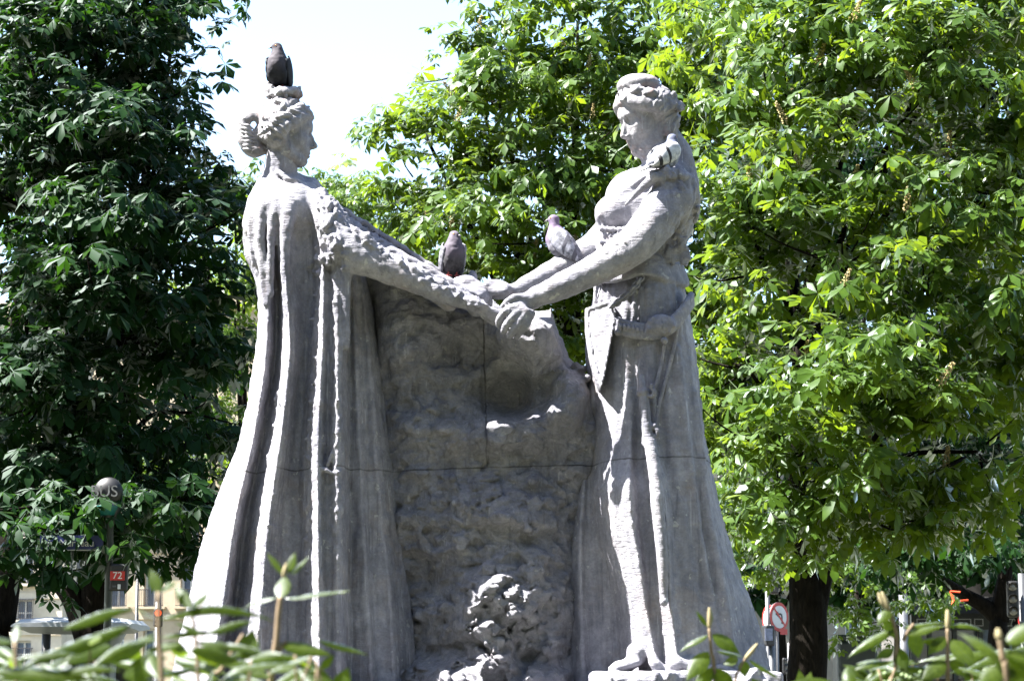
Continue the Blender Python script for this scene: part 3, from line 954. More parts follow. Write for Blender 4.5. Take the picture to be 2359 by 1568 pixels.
    def chunk(x, y, d, q):
        Rr = Matrix.Rotation(rg.uniform(0, 3), 3, 'Z') @ Matrix.Rotation(rg.normal(0, .6), 3, 'Y') @ Matrix.Rotation(rg.normal(0, .6), 3, 'X')
        C.box(W(x, y, d), (q * rg.uniform(.7, 1.5), q * rg.uniform(.5, 1), q * rg.uniform(.4, .8)), np.asarray(Rr), .004, .012)
    for i in range(90):                                 # spalls over the whole face
        x = rg.uniform(890, 1330); y = rg.uniform(1090, 1520)
        zi = np.argmin(abs(PY - y)); xi = np.argmin(abs(PXg[:, zi] - x))
        chunk(x, y, fr[xi, zi] + .012, p(rg.uniform(5, 13)))
    msk = lambda v: np.where((v[:, 2] < JOINT_Z + .62) & (v[:, 2] > JOINT_Z + .18) & (np.abs(v[:, 0] - W(1165, 905)[0]) < .15), .35, 1.0)
    me = C.mesh('rock', amps=((.008, .11), (.007, .05), (.007, .028)), mask=msk, smooth=0)
    return ob('rock', me, M_ROCK, MON)


ROCK = rock()
# ------------------------------------------------------------------ heads
def carve_head(C, c, H, Rm):
    """a classical head; local +x looks forward, +z is up, H is its height"""
    Rm = np.asarray(Rm)
    L = lambda x, y, z: np.asarray(c) + H * (Rm @ np.array((x, y, z)))
    def E(x, y, z, a, b, d, k=.03, cut=False): C.ell(L(x, y, z), (a * H, b * H, d * H), Rm, k * H, cut)
    def T(pts, rr, k=.03, cut=False): C.path([L(*q) for q in pts], [r * H for r in rr], k * H, cut)
    E(-.06, 0, .17, .40, .325, .33)
    E(.10, 0, -.06, .255, .255, .36, .10)
    E(.16, 0, .17, .205, .225, .19, .08)
    E(.21, 0, -.40, .105, .115, .095, .08)              # chin
    T([(.19, .10, -.40), (.03, .215, -.30), (-.06, .25, -.12)], [.06, .075, .08], .08)
    T([(.19, -.10, -.40), (.03, -.215, -.30), (-.06, -.25, -.12)], [.06, .075, .08], .08)
    E(.27, 0, -.24, .075, .12, .11, .06)
    for s in (-1, 1):
        E(.17, .165 * s, -.08, .115, .085, .10, .08)    # cheek
        E(.362, .125 * s, .030, .085, .092, .062, .035, True)
        E(.262, .118 * s, .03, .062, .066, .052, .012)  # eyeball
        T([(.30, .05 * s, .035), (.323, .115 * s, .066), (.262, .19 * s, .038)], [.012, .02, .012], .012)
        T([(.30, .055 * s, .02), (.308, .115 * s, -.005), (.265, .185 * s, .02)], [.010, .013, .010], .012)
        T([(.345, .04 * s, .095), (.325, .12 * s, .13), (.255, .20 * s, .105)], [.022, .026, .018], .03)
        E(.385, .038 * s, -.175, .034, .026, .026, .015)
        T([(.33, .012 * s, -.268), (.318, .05 * s, -.272), (.272, .098 * s, -.296)], [.026, .022, .010], .015)
        T([(.325, .0, -.325), (.312, .05 * s, -.322), (.275, .09 * s, -.302)], [.030, .026, .010], .015)
        E(-.03, .285 * s, .0, .05, .03, .085, .02)      # ear
    T([(.315, 0, .115), (.345, 0, .04), (.395, 0, -.08), (.425, 0, -.155)], [.034, .024, .032, .038], .02)
    T([(.29, 0, .06), (.325, 0, -.06), (.345, 0, -.16)], [.035, .05, .06], .02)
    T([(.40, -.09, -.298), (.352, 0, -.297), (.40, .09, -.298)], [.006, .013, .006], .006, True)
    T([(.372, -.018, -.198), (.372, .018, -.198)], [.008, .008], .008, True)
    return L, E, T


def hair_relief(c, H, Rm, knot):
    """waving strands over the hair, nothing on the face"""
    Rm = np.asarray(Rm); c = np.asarray(c)
    def f(v):
        q = (v - c) @ Rm / H
        hair = np.clip((np.maximum(.17 - q[:, 0] * .9 + np.clip(q[:, 2], -.2, .3) * .55, (q[:, 2] - .24) * 2) - .08) * 9, 0, 1) * (q[:, 2] > -.26) * (v[:, 2] < knot)
        flow = q[:, 2] * 34 + q[:, 0] * 20 + 3.0 * vnoise(v, .07, 41) + 1.5 * vnoise(v, .03, 42)
        hair = hair * np.where(v[:, 0] < W(607, 300)[0], .25, 1.0)
        return .75 * hair * (.0065 * np.sin(flow) + .009 * vnoise(v, .04, 43) + .004 * np.sin(flow * 2.3))
    return f


def left_head():
    H = r_(148)
    c = W(664, 314, .0)
    C = Clay(c - np.array((.36, .30, .42)), c + np.array((.30, .30, .36)), 0.0058)
    Rm = Matrix.Rotation(R(2), 3, 'Z') @ Matrix.Rotation(R(1), 3, 'Y')
    p = r_
    C.path([W(640, 450, .03), W(643, 405, .02), W(650, 350, .0)], [p(50), p(38), p(36)], k=.03)
    L, E, T = carve_head(C, c, H, Rm)
    # hair: a soft cap swept back over the ears in thick waves
    E(-.10, 0, .25, .39, .35, .29, .03)
    E(-.24, 0, .08, .25, .30, .26, .05)
    for s in (-1, 1):
        T([(.30, .03 * s, .33), (.26, .18 * s, .31), (.14, .30 * s, .20), (-.02, .36 * s, .08), (-.16, .34 * s, -.03), (-.28, .24 * s, -.10)], [.085, .10, .10, .105, .10, .08], .03)
        T([(.24, .05 * s, .42), (.18, .22 * s, .40), (.04, .34 * s, .28), (-.14, .38 * s, .15), (-.30, .28 * s, .05)], [.07, .085, .085, .085, .07], .02)
        T([(.10, .06 * s, .50), (.04, .22 * s, .46), (-.10, .33 * s, .34), (-.26, .30 * s, .20), (-.38, .14 * s, .10)], [.06, .075, .075, .07, .06], .02)
        T([(-.04, .28 * s, -.06), (-.14, .29 * s, -.15), (-.26, .20 * s, -.18)], [.07, .08, .06], .03)
    rg = np.random.default_rng(21)
    for i in range(60):                                 # locks over the waves
        s = rg.choice((-1, 1)); t = rg.uniform(0, 1); u = rg.uniform(.0, .5)
        a = np.array((.32 - .62 * t, s * (.06 + .34 * math.sin(min(1, t * 1.5) * 1.57)), .42 - .44 * t + u * .12))
        T([a, a + np.array((-.07, s * .02, -.045)), a + np.array((-.15, -s * .005, -.065 + rg.normal(0, .02)))], [.018, .03, .014], .012)
    # looped plait behind
    C.path([W(606, 284, -.02), W(588, 268, -.03), W(570, 274, -.02), W(561, 300, 0), W(564, 332, .0), W(582, 350, .0), W(604, 346, .0)], [p(10), p(12), p(13), p(15), p(15), p(14), p(12)], k=.012)
    C.path([W(600, 300, .0), W(586, 318, .0), W(592, 340, .0)], [p(14), p(13), p(12)], k=.02)
    for i in range(7):
        C.path([W(552 + i * 1.5, 284 + 10 * i, -.06), W(572, 290 + 9 * i, -.08), W(586, 300 + 7 * i, -.05)], [p(3), p(4), p(2)], k=.008)
    # mound of hair and the wreath on top
    C.ell(W(652, 246, 0), (p(44), .12, p(20)), k=.02)
    C.path([W(652, 250, 0), W(652, 224, 0)], [p(32), p(25)], k=.02, smooth=0)
    for i in range(17):
        a = 2 * math.pi * i / 17
        q = p(10 + 4 * rg.random())
        C.ell(W(653 + 33 * math.cos(a), 213 + 4 * math.cos(a) + rg.normal(0, 3), .082 * math.sin(a)), (q, q, q * 1.05), k=.004)
    for i in range(70):
        a = rg.uniform(0, 6.28); q = p(rg.uniform(3, 6.5))
        C.ell(W(653 + 38 * math.cos(a), 211 + rg.normal(0, 7), .098 * math.sin(a)), (q, q, q), k=.003)
    C.ell(W(653, 214, 0), (p(32), .08, p(11)), k=.02)
    me = C.mesh('head', amps=((.003, .05), (.002, .02)), extra=hair_relief(c, H, Rm, W(650, 228)[2]))
    return ob('head', me, M_HEAD, LEFT)


def right_head():
    H = r_(164)
    c = W(1487, 280, .0)
    C = Clay(c - np.array((.32, .32, .42)), c + np.array((.32, .32, .36)), 0.0058)
    yaw = R(180 + 27)
    Rm = Matrix.Rotation(yaw, 3, 'Z') @ Matrix.Rotation(R(14), 3, 'Y')
    p = r_
    C.path([W(1500, 320, .0), W(1516, 370, .0), W(1534, 425, .0)], [p(36), p(39), p(48)], k=.03)
    L, E, T = carve_head(C, c, H, Rm)
    E(-.10, 0, .26, .38, .345, .28, .03)
    E(-.26, 0, .06, .24, .30, .25, .05)
    rg = np.random.default_rng(31)
    for s in (-1, 1):
        T([(.30, .02 * s, .34), (.27, .15 * s, .31), (.17, .29 * s, .22), (.02, .36 * s, .16), (-.14, .37 * s, .10), (-.28, .27 * s, .02)], [.085, .095, .10, .105, .10, .08], .02)
        T([(.22, .04 * s, .43), (.17, .2 * s, .41), (.04, .33 * s, .32), (-.14, .36 * s, .27), (-.32, .24 * s, .2)], [.07, .085, .09, .085, .07], .02)
        T([(-.02, .30 * s, .04), (-.14, .31 * s, -.05), (-.28, .22 * s, -.10)], [.055, .08, .08], .03)
        for i in range(26):
            t = rg.uniform(0, 1)
            a = np.array((.33 - .6 * t, s * (.05 + .36 * math.sin(min(1, t * 1.6) * 1.57)), .42 - .30 * t + rg.uniform(-.05, .08)))
            T([a, a + np.array((-.06, s * .03, -.05)), a + np.array((-.13, s * .0, -.02 + rg.normal(0, .03))), a + np.array((-.18, 0, -.06))], [.016, .032, .03, .012], .012)
    # coil at the nape
    C.ell(W(1538, 286, .02), (p(28), .11, p(34)), k=.03)
    for i in range(6):
        C.path([W(1520, 266 + 8 * i, -.08), W(1540, 270 + 8 * i, -.10), W(1558, 282 + 6 * i, -.05)], [p(3), p(5), p(3)], k=.012)
    # smooth rounded crown piece on top
    C.ell(W(1471, 197, .0), (p(50), .14, p(25)), k=.01)
    C.ell(W(1471, 203, .0), (p(49), .135, p(17)), k=.02)
    C.path([W(1424, 214, -.03), W(1470, 206, -.12), W(1516, 206, -.05)], [p(2), p(2.5), p(2)], k=.012, cut=True)
    me = C.mesh('head', amps=((.003, .05), (.002, .02)), extra=hair_relief(c, H, Rm, W(1470, 212)[2]))
    return ob('head', me, M_HEAD, RIGHT)


left_head()
right_head()

# ------------------------------------------------------------------ carved attributes of the right-hand figure
p = r_


def plaque():
    C = Clay(W(1320, 930, -.45), W(1440, 670, .06), 0.0075)
    out = [(1348, 706), (1405, 692), (1417, 722), (1411, 800), (1392, 868), (1385, 905), (1374, 880), (1358, 820), (1349, 760)]
    for i in range(4):                                  # thick plaque, tilted towards the left
        d = -.20 - .035 * i
        pts = [W(x, y, d) for x, y in out]
    cen = W(1382, 770, -.17)
    xs = C.ax[0][:, None]; zs = C.ax[2][None, :]
    O = np.array([(W(x, y, -.17)[0], W(x, y, -.17)[2]) for x, y in out])
    d = np.full((len(C.ax[0]), len(C.ax[2])), -9.0)
    for i in range(len(O)):
        a, b = O[i], O[(i + 1) % len(O)]
        e = b - a; n = np.array((-e[1], e[0])) / np.linalg.norm(e)
        d = np.maximum(d, (xs - a[0]) * n[0] + (zs - a[1]) * n[1])
    y = C.ax[1][None, :, None]
    front = -.20 - 0.8 * (xs - cen[0]) + .12 * (zs - cen[2])
    F = np.maximum(d[:, None, :], np.maximum(front[:, None, :] - y, y - (-.0)))
    # raised letters' panel sunk inside the rim
    pan = np.maximum((d + .022)[:, None, :], np.maximum(front[:, None, :] - .1 - y, y - (front[:, None, :] + .012)))
    C.F[:] = np.maximum(F, -pan).astype(np.float32)
    for x, y0, y1 in ((1362, 730, 800), (1378, 722, 842), (1394, 716, 800)):
        C.path([W(x, y0, -.19 - 0.8 * (x - 1382) * PX + .02), W(x + 3, y1, -.19 - 0.8 * (x - 1382) * PX)], [p(3), p(3)], k=.01, smooth=0)
    return ob('pendant_plaque', C.mesh('plaque', amps=((.002, .03),)), M_ROBE, RIGHT)


plaque()


def chain():
    pts = catmull([W(1478, 636, -.275), W(1462, 660, -.285), (W(1440, 682, -.27)), W(1408, 706, -.25)], 8)
    L = np.r_[0, np.cumsum(np.linalg.norm(np.diff(pts, axis=0), axis=1))]
    n = 10
    tmpl = None
    for i in range(n):
        s = (i + .5) / n * L[-1]
        q = np.array([np.interp(s, L, pts[:, k]) for k in range(3)])
        q2 = np.array([np.interp(min(s + .01, L[-1]), L, pts[:, k]) for k in range(3)])
        t = Vector(q2 - q).normalized()
        side = t.cross(Vector((0, 1, 0))).normalized()
        if i % 2: side = t.cross(side).normalized()
        ring = [Vector(q) + t * .024 * math.cos(a) + side * .016 * math.sin(a) for a in np.linspace(0, 2 * math.pi, 13)]
        MB().tube(ring, .0085, 6, cap=False).build('chain_link', M_ROBE, RIGHT, smooth=True)


chain()


def hip_belt():
    C = Clay(W(1400, 830, -.48), W(1610, 660, .05), 0.006)
    pts = [(1420, 748, -.235), (1440, 756, -.265), (1470, 762, -.29), (1505, 764, -.315), (1535, 756, -.315), (1560, 735, -.29), (1582, 706, -.235), (1592, 690, -.15)]
    P = [W(*q) for q in pts]
    for off in (-12, -4, 4, 12):
        C.path([q + np.array((0, 0, off * PX)) for q in P], [p(7.5)] * len(P), k=.008)
    rg = np.random.default_rng(77)
    C.ell(W(1522, 748, -.325), (p(34), .05, p(24)), k=.012)
    for i in range(60):
        a = rg.uniform(0, 6.28); rr = rg.uniform(0, 1)
        q = p(rg.uniform(2.5, 5))
        C.ell(W(1522 + 32 * rr * math.cos(a), 748 + 24 * rr * math.sin(a), -.37 + .02 * rr), (q, q, q), k=.006)
    for i in range(7):
        t = i / 6
        C.ell(W(1428 + 60 * t, 752 + 10 * t, -.29 - .03 * t), (p(4), .02, p(8)), k=.006)
    for x, y, d in ((1424, 766, -.27), (1530, 784, -.34)):
        C.ell(W(x, y, d), (p(8), .03, p(8)), k=.006)
    return ob('hip_belt', C.mesh('hip_belt', amps=((.003, .03),)), M_ROBE, RIGHT)


hip_belt()
MB().tube(catmull([W(1532, 780, -.325), W(1524, 830, -.315), W(1512, 880, -.33), W(1498, 905, -.335)], 6), [p(4)] * 19, 8, flat=.6).build('sling_strap', M_ROBE, RIGHT, smooth=True)
MB().tube(catmull([W(1562, 745, -.295), W(1552, 800, -.295), W(1534, 870, -.305), W(1518, 930, -.315), W(1506, 995, -.345)], 6), [p(4.5)] * 25, 8, flat=.6).build('sling_strap', M_ROBE, RIGHT, smooth=True)


def sword():
    C = Clay(W(1440, 1420, -.62), W(1570, 850, -.22), 0.0065)
    C.path([W(1477, 868, -.335), W(1478, 890, -.345), W(1484, 930, -.355), W(1490, 990, -.365), W(1494, 1015, -.37)], [p(7), p(9), p(11), p(12), p(13)], k=.01)
    for x, y, rr in ((1480, 903, 12), (1491, 985, 14), (1494, 1008, 15), (1495, 1018, 16)):
        C.path([W(x - 6, y + 1, -.36), W(x + 6, y - 1, -.36)], [p(rr * .72)] * 2, k=.006, smooth=0)
    C.path([W(1497, 1020, -.375), W(1510, 1100, -.42), W(1514, 1160, -.45), W(1525, 1280, -.475), W(1529, 1380, -.475)], [p(14), p(15), p(15), p(13), p(9)], k=.01)
    C.ell(W(1529, 1386, -.485), (p(9), .028, p(10)), k=.01)
    for x, y in ((1498, 903), (1506, 995)):             # carrying rings
        C.path([W(x, y - 12, -.37), W(x + 9, y - 2, -.38), W(x + 5, y + 10, -.37), W(x - 5, y + 8, -.37)], [p(4), p(5), p(4.5), p(4)], k=.006)
        C.ell(W(x + 2, y - 16, -.375), (p(5), .015, p(5)), k=.006)
    return ob('sheathed_sword', C.mesh('sword', amps=((.002, .03),)), M_ROBE, RIGHT)


sword()


# ---- pedestal
def pedestal():
    mb = MB()
    z0 = W(1179, 1578, -.4)[2]
    b = mb
    b.box((-0.05, .08, (z0 + 1.52) / 2 ), (1.75, .66, (z0 - 1.52) / 2))
    o = b.build('plinth', M_ROCK, MON, bevel=.03)
    MB().box((-.05, .08, 1.40), (1.95, .86, .12)).build('plinth_moulding', M_ROCK, MON, bevel=.04)
    MB().box((-.05, .08, .80), (1.72, .68, .48)).build('pedestal_block', M_ROCK, MON, bevel=.02)
    MB().box((-.05, .08, .165), (2.05, 1.0, .165)).build('pedestal_step', M_ROCK, MON, bevel=.03)


pedestal()
# ------------------------------------------------------------------ pigeons
def plumage(name, body, neck, wing_bars=None, mottled=0.0):
    m, nt, b = new_mat(name)
    tc = nt.nodes.new('ShaderNodeTexCoord')
    n = noise(nt, tc.outputs['Object'], 30, 4, 0.7)
    n2 = noise(nt, tc.outputs['Object'], 90, 3, 0.6)
    c = ramp(nt, n.outputs[0], [(0.35, tuple(x * (1 - .35 - mottled * .4) for x in body)), (0.65, tuple(min(1, x * (1.25 + mottled)) for x in body))]).outputs[0]
    sep = nt.nodes.new('ShaderNodeSeparateXYZ'); nt.links.new(tc.outputs['Object'], sep.inputs[0])
    # iridescent neck feathers begin where the neck leaves the breast
    k = ramp(nt, math_n(nt, 'ADD', sep.outputs[0], sep.outputs[2]), [(0.16, (0, 0, 0)), (0.22, (1, 1, 1))]).outputs[0]
    if neck: c = mixc(nt, k, c, neck)
    if wing_bars:
        v = math_n(nt, 'FRACT', math_n(nt, 'MULTIPLY', math_n(nt, 'ADD', sep.outputs[0], math_n(nt, 'MULTIPLY', sep.outputs[2], .4)), 13.0), 0)
        br = math_n(nt, 'LESS_THAN', v, 0.3)
        band = math_n(nt, 'LESS_THAN', sep.outputs[0], -0.01)
        c = mixc(nt, math_n(nt, 'MULTIPLY', br, band), c, wing_bars)
    c = mixc(nt, .5, c, ramp(nt, n2.outputs[0], [(0.3, (.7, .7, .7)), (0.7, (1.2, 1.2, 1.2))]).outputs[0], 'MULTIPLY')
    nt.links.new(c, b.inputs['Base Color'])
    b.inputs['Roughness'].default_value = 0.75
    b.inputs['Specular IOR Level'].default_value = 0.2
    return m


M_PINK = simple('pigeon_leg', (0.45, 0.09, 0.08), 0.6)
M_BEAK = simple('pigeon_beak', (0.08, 0.075, 0.08), 0.5)
M_EYE = simple('pigeon_eye', (0.5, 0.18, 0.03), 0.2)


def pigeon(label, foot, yaw, pitch, dark, wing, neck, bars=None, head_yaw=0, tuck=0.0, size=1.0, mottled=0.0):
    """+x forward; the bird stands on foot"""
    root = empty('pigeon', tuple(foot), label, 'pigeon', 'pigeons perched on the monument')
    root.rotation_euler = (0, 0, yaw); root.scale = (size,) * 3
    Mb = plumage('pigeon_plumage', dark, neck, None, mottled * .5); Mw = plumage('pigeon_wing', wing, None, bars, mottled)
    B = Matrix.Rotation(-pitch, 3, 'Y')                   # lifts the breast
    c0 = np.array((0, 0, .105))
    T = lambda x, y, z: c0 + np.asarray(B @ Vector((x, y, z)))
    C = Clay((-.20, -.13, -.02), (.22, .13, .34), .006)
    Bm = np.asarray(B)
    C.ell(T(0, 0, 0), (.105, .066, .066), Bm, .02)
    C.ell(T(.045, 0, -.004), (.07, .063, .064), Bm, .03)
    C.ell(T(-.09, 0, .0), (.075, .042, .036), Bm, .04)
    nb = T(.075, 0, .012)
    hd = nb + np.array((.012 - .01 * tuck, 0, .088 - .03 * tuck))
    C.path([T(.03, 0, .0), nb, (nb + hd) / 2 + np.array((.004, 0, 0)), hd], [.058, .048, .033 + .012 * tuck, .026], k=.02)
    hy = Matrix.Rotation(head_yaw, 3, 'Z')
    f = np.asarray(hy @ Vector((1, 0, 0)))
    C.ell(hd + f * .006 + np.array((0, 0, .004)), (.033, .025, .026), np.asarray(hy), .012)
    C.ell(T(.0, .03, -.05), (.05, .028, .03), Bm, .025); C.ell(T(.0, -.03, -.05), (.05, .028, .03), Bm, .025)
    o = ob('body', C.mesh('pigeon_body', amps=((.0025, .02),)), Mb, root, False)
    hm = hd + f * .034 + np.array((0, 0, -.001))
    MB().tube([hm, hm + f * .012 + np.array((0, 0, -.002)), hm + f * .024 + np.array((0, 0, -.008))], [.008, .006, .0015], 7).build('beak', M_BEAK, None, True).parent = root
    sv = np.asarray(hy @ Vector((0, 1, 0)))
    for s in (-1, 1):
        e = hd + f * .016 + sv * s * .0225 + np.array((0, 0, .007))
        MB().lathe([(.001, -.005), (.005, -.003), (.006, 0), (.005, .003), (.001, .005)], e, 8).build('eye', M_EYE, None, True).parent = root
        # folded wing: a long shield with primaries crossing over the tail
        vs, fs = [], []
        n, mm = 14, 7
        for i in range(n + 1):
            t = i / n
            L = .085 - .235 * t
            half = .048 * math.sin(math.pi * min(1, (t + .08) ** .75)) ** .8 + .004
            for j in range(mm + 1):
                u = j / mm * 2 - 1
                z = .012 - .004 * t + half * u - .02 * t * t
                y = s * (.071 * math.sqrt(max(.02, 1 - (L * .8 / .15) ** 2)) * math.sqrt(max(.05, 1 - (u * .62) ** 2)) + .003 + .002 * math.sin(i * 2.2) * (u < .2))
                if t > .75: y *= 1 - (t - .75) * 1.8
                vs.append(T(L, y, z))
        for i in range(n):
            for j in range(mm):
                a = i * (mm + 1) + j
                fs.append((a, a + 1, a + mm + 2, a + mm + 1))
        w = ob('wing', mesh_from('wing', vs, fs), Mw, root, False)
        md = w.modifiers.new('thickness', 'SOLIDIFY'); md.thickness = .007; md.offset = 1 if s < 0 else -1
        # leg and toes
        hip = T(-.01, .026 * s, -.055)
        ft = np.array((.0, .024 * s, .006))
        lg = MB().tube([hip, (hip + ft) / 2 + np.array((-.012, 0, 0)), ft], [.010, .006, .0045], 6)
        for a in (-.5, 0, .5, math.pi):
            lg.tube([ft, ft + np.array((.020 * math.cos(a), .020 * math.sin(a), .001)), ft + np.array((.034 * math.cos(a), .034 * math.sin(a), -.006))], [.0042, .0036, .002], 5)
        lg.build('leg', M_PINK, None, True).parent = root
    tl = MB()
    M4 = Matrix.Translation(Vector(T(-.13, 0, -.006))) @ B.to_4x4()
    tl.prism([(.04, -.025), (-.09, -.034), (-.10, 0), (-.09, .034), (.04, .025)], .012, M4)
    t_ = tl.build('tail', Mw, None, bevel=.004); t_.parent = root
    return root


pigeon('dark slate pigeon perched on the wreath of the cloaked stone woman', W(642, 206, -.02), R(-100), R(58), (.014, .015, .021), (.02, .022, .03), (.05, .045, .055), head_yaw=R(-65), tuck=.55)
pigeon('grey pigeon with pink feet facing the camera on the stretched stone drapery', W(1042, 637, .0), R(-78), R(52), (.035, .034, .038), (.12, .12, .14), (.075, .065, .085), head_yaw=R(40), tuck=.75, mottled=.5)
pigeon('pale speckled pigeon seen side on, perched on the far stone arm', W(1298, 606, .10), R(165), R(46), (.13, .13, .155), (.20, .205, .24), (.11, .085, .135), bars=(.08, .08, .10), tuck=.05, size=1.05, mottled=.6)
pigeon('white and grey pigeon with black wing bars on the armoured woman\'s shoulder', W(1530, 398, -.33), R(40), R(30), (.20, .21, .25), (.42, .43, .45), (.10, .11, .16), bars=(.03, .03, .035), tuck=.6, size=.95)
# ------------------------------------------------------------------ ground
def ground():
    m, nt, b = new_mat('park_ground')
    g = nt.nodes.new('ShaderNodeNewGeometry')
    n = noise(nt, g.outputs['Position'], 0.35, 6)
    n2 = noise(nt, g.outputs['Position'], 30, 4)
    c = ramp(nt, n.outputs[0], [(0.35, (0.05, 0.055, 0.03)), (0.65, (0.08, 0.08, 0.05))]).outputs[0]
    c = mixc(nt, 0.6, c, ramp(nt, n2.outputs[0], [(0.3, (0.7, 0.7, 0.7)), (0.7, (1.15, 1.15, 1.15))]).outputs[0], 'MULTIPLY')
    nt.links.new(c, b.inputs['Base Color']); b.inputs['Roughness'].default_value = 0.95
    me = mesh_from('ground', [(-700, -60, 0), (700, -60, 0), (700, 1300, 0), (-700, 1300, 0)], [(0, 1, 2, 3)])
    tag(ob('ground', me, m), kind='structure')
    m2 = simple('asphalt', (0.055, 0.055, 0.058), 0.9, var=0.2, scale=3)
    me = mesh_from('road', [(-300, 26, .004), (300, 26, .004), (300, 40, .004), (-300, 40, .004)], [(0, 1, 2, 3)])
    tag(ob('road', me, m2), kind='structure')
    m3 = simple('kerb_granite', (0.3, 0.3, 0.29), 0.8, var=0.15, scale=6)
    mb = MB().box((0, 25.85, .06), (300, .14, .06)).box((0, 40.15, .06), (300, .14, .06))
    tag(mb.build('kerb', m3), kind='structure')


ground()


# ------------------------------------------------------------------ leaves
def leaf_material(name, top, under, trans, gloss=0.35, tw=0.42, sheen=0.55):
    m = bpy.data.materials.new(name); m.use_nodes = True
    nt = m.node_tree
    for n in list(nt.nodes): nt.nodes.remove(n)
    out = nt.nodes.new('ShaderNodeOutputMaterial')
    g = nt.nodes.new('ShaderNodeNewGeometry')
    n1 = noise(nt, g.outputs['Position'], 1.4, 3)
    n2 = noise(nt, g.outputs['Position'], 9.0, 2)
    v = ramp(nt, n1.outputs[0], [(0.3, (0.72, 0.78, 0.8)), (0.7, (1.2, 1.12, 0.95))]).outputs[0]
    v2 = ramp(nt, n2.outputs[0], [(0.3, (0.75, 0.78, 0.8)), (0.7, (1.22, 1.18, 1.0))]).outputs[0]
    col = mixc(nt, g.outputs['Backfacing'], top, under)
    col = mixc(nt, 1.0, mixc(nt, 1.0, col, v, 'MULTIPLY'), v2, 'MULTIPLY')
    tcol = mixc(nt, 1.0, mixc(nt, 1.0, trans, v, 'MULTIPLY'), v2, 'MULTIPLY')
    d = nt.nodes.new('ShaderNodeBsdfDiffuse'); nt.links.new(col, d.inputs[0])
    t = nt.nodes.new('ShaderNodeBsdfTranslucent'); nt.links.new(tcol, t.inputs[0])
    gl = nt.nodes.new('ShaderNodeBsdfGlossy'); gl.inputs['Roughness'].default_value = gloss
    gl.inputs[0].default_value = (0.9, 0.95, 1.0, 1)
    m1 = nt.nodes.new('ShaderNodeMixShader'); m1.inputs[0].default_value = tw
    nt.links.new(d.outputs[0], m1.inputs[1]); nt.links.new(t.outputs[0], m1.inputs[2])
    m2 = nt.nodes.new('ShaderNodeMixShader')
    fr = nt.nodes.new('ShaderNodeFresnel'); fr.inputs[0].default_value = 1.28
    nt.links.new(math_n(nt, 'MULTIPLY', fr.outputs[0], sheen), m2.inputs[0])
    nt.links.new(m1.outputs[0], m2.inputs[1]); nt.links.new(gl.outputs[0], m2.inputs[2])
    nt.links.new(m2.outputs[0], out.inputs[0])
    return m


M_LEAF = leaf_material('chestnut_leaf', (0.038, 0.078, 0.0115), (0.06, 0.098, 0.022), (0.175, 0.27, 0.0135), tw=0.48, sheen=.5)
M_LEAF_SHADE = leaf_material('shaded_chestnut_leaf', (0.009, 0.03, 0.0078), (0.017, 0.036, 0.012), (0.024, 0.074, 0.006), gloss=0.5, tw=0.36, sheen=.28)  # same chestnut leaf with the shade put into its colour
def bark():
    m, nt, b = new_mat('bark')
    g = nt.nodes.new('ShaderNodeNewGeometry')
    mp = nt.nodes.new('ShaderNodeMapping'); mp.inputs['Scale'].default_value = (1, 1, .28)
    nt.links.new(g.outputs['Position'], mp.inputs['Vector'])
    n = noise(nt, mp.outputs[0], 26, 6, .7, .5); n2 = noise(nt, g.outputs['Position'], 4, 4)
    c = ramp(nt, n.outputs[0], [(.35, (.004, .0035, .003)), (.7, (.017, .014, .0115))]).outputs[0]
    c = mixc(nt, .5, c, ramp(nt, n2.outputs[0], [(.3, (.6, .65, .6)), (.7, (1.2, 1.15, 1.1))]).outputs[0], 'MULTIPLY')
    nt.links.new(c, b.inputs['Base Color']); b.inputs['Roughness'].default_value = .95; b.inputs['Specular IOR Level'].default_value = .05
    bp = nt.nodes.new('ShaderNodeBump'); bp.inputs['Strength'].default_value = 1.0; bp.inputs['Distance'].default_value = .03
    nt.links.new(n.outputs[0], bp.inputs['Height']); nt.links.new(bp.outputs[0], b.inputs['Normal'])
    return m


M_BARK = bark()
M_SPIKE = simple('spent_blossom', (0.24, 0.19, 0.08), 0.9, var=0.3, scale=60)


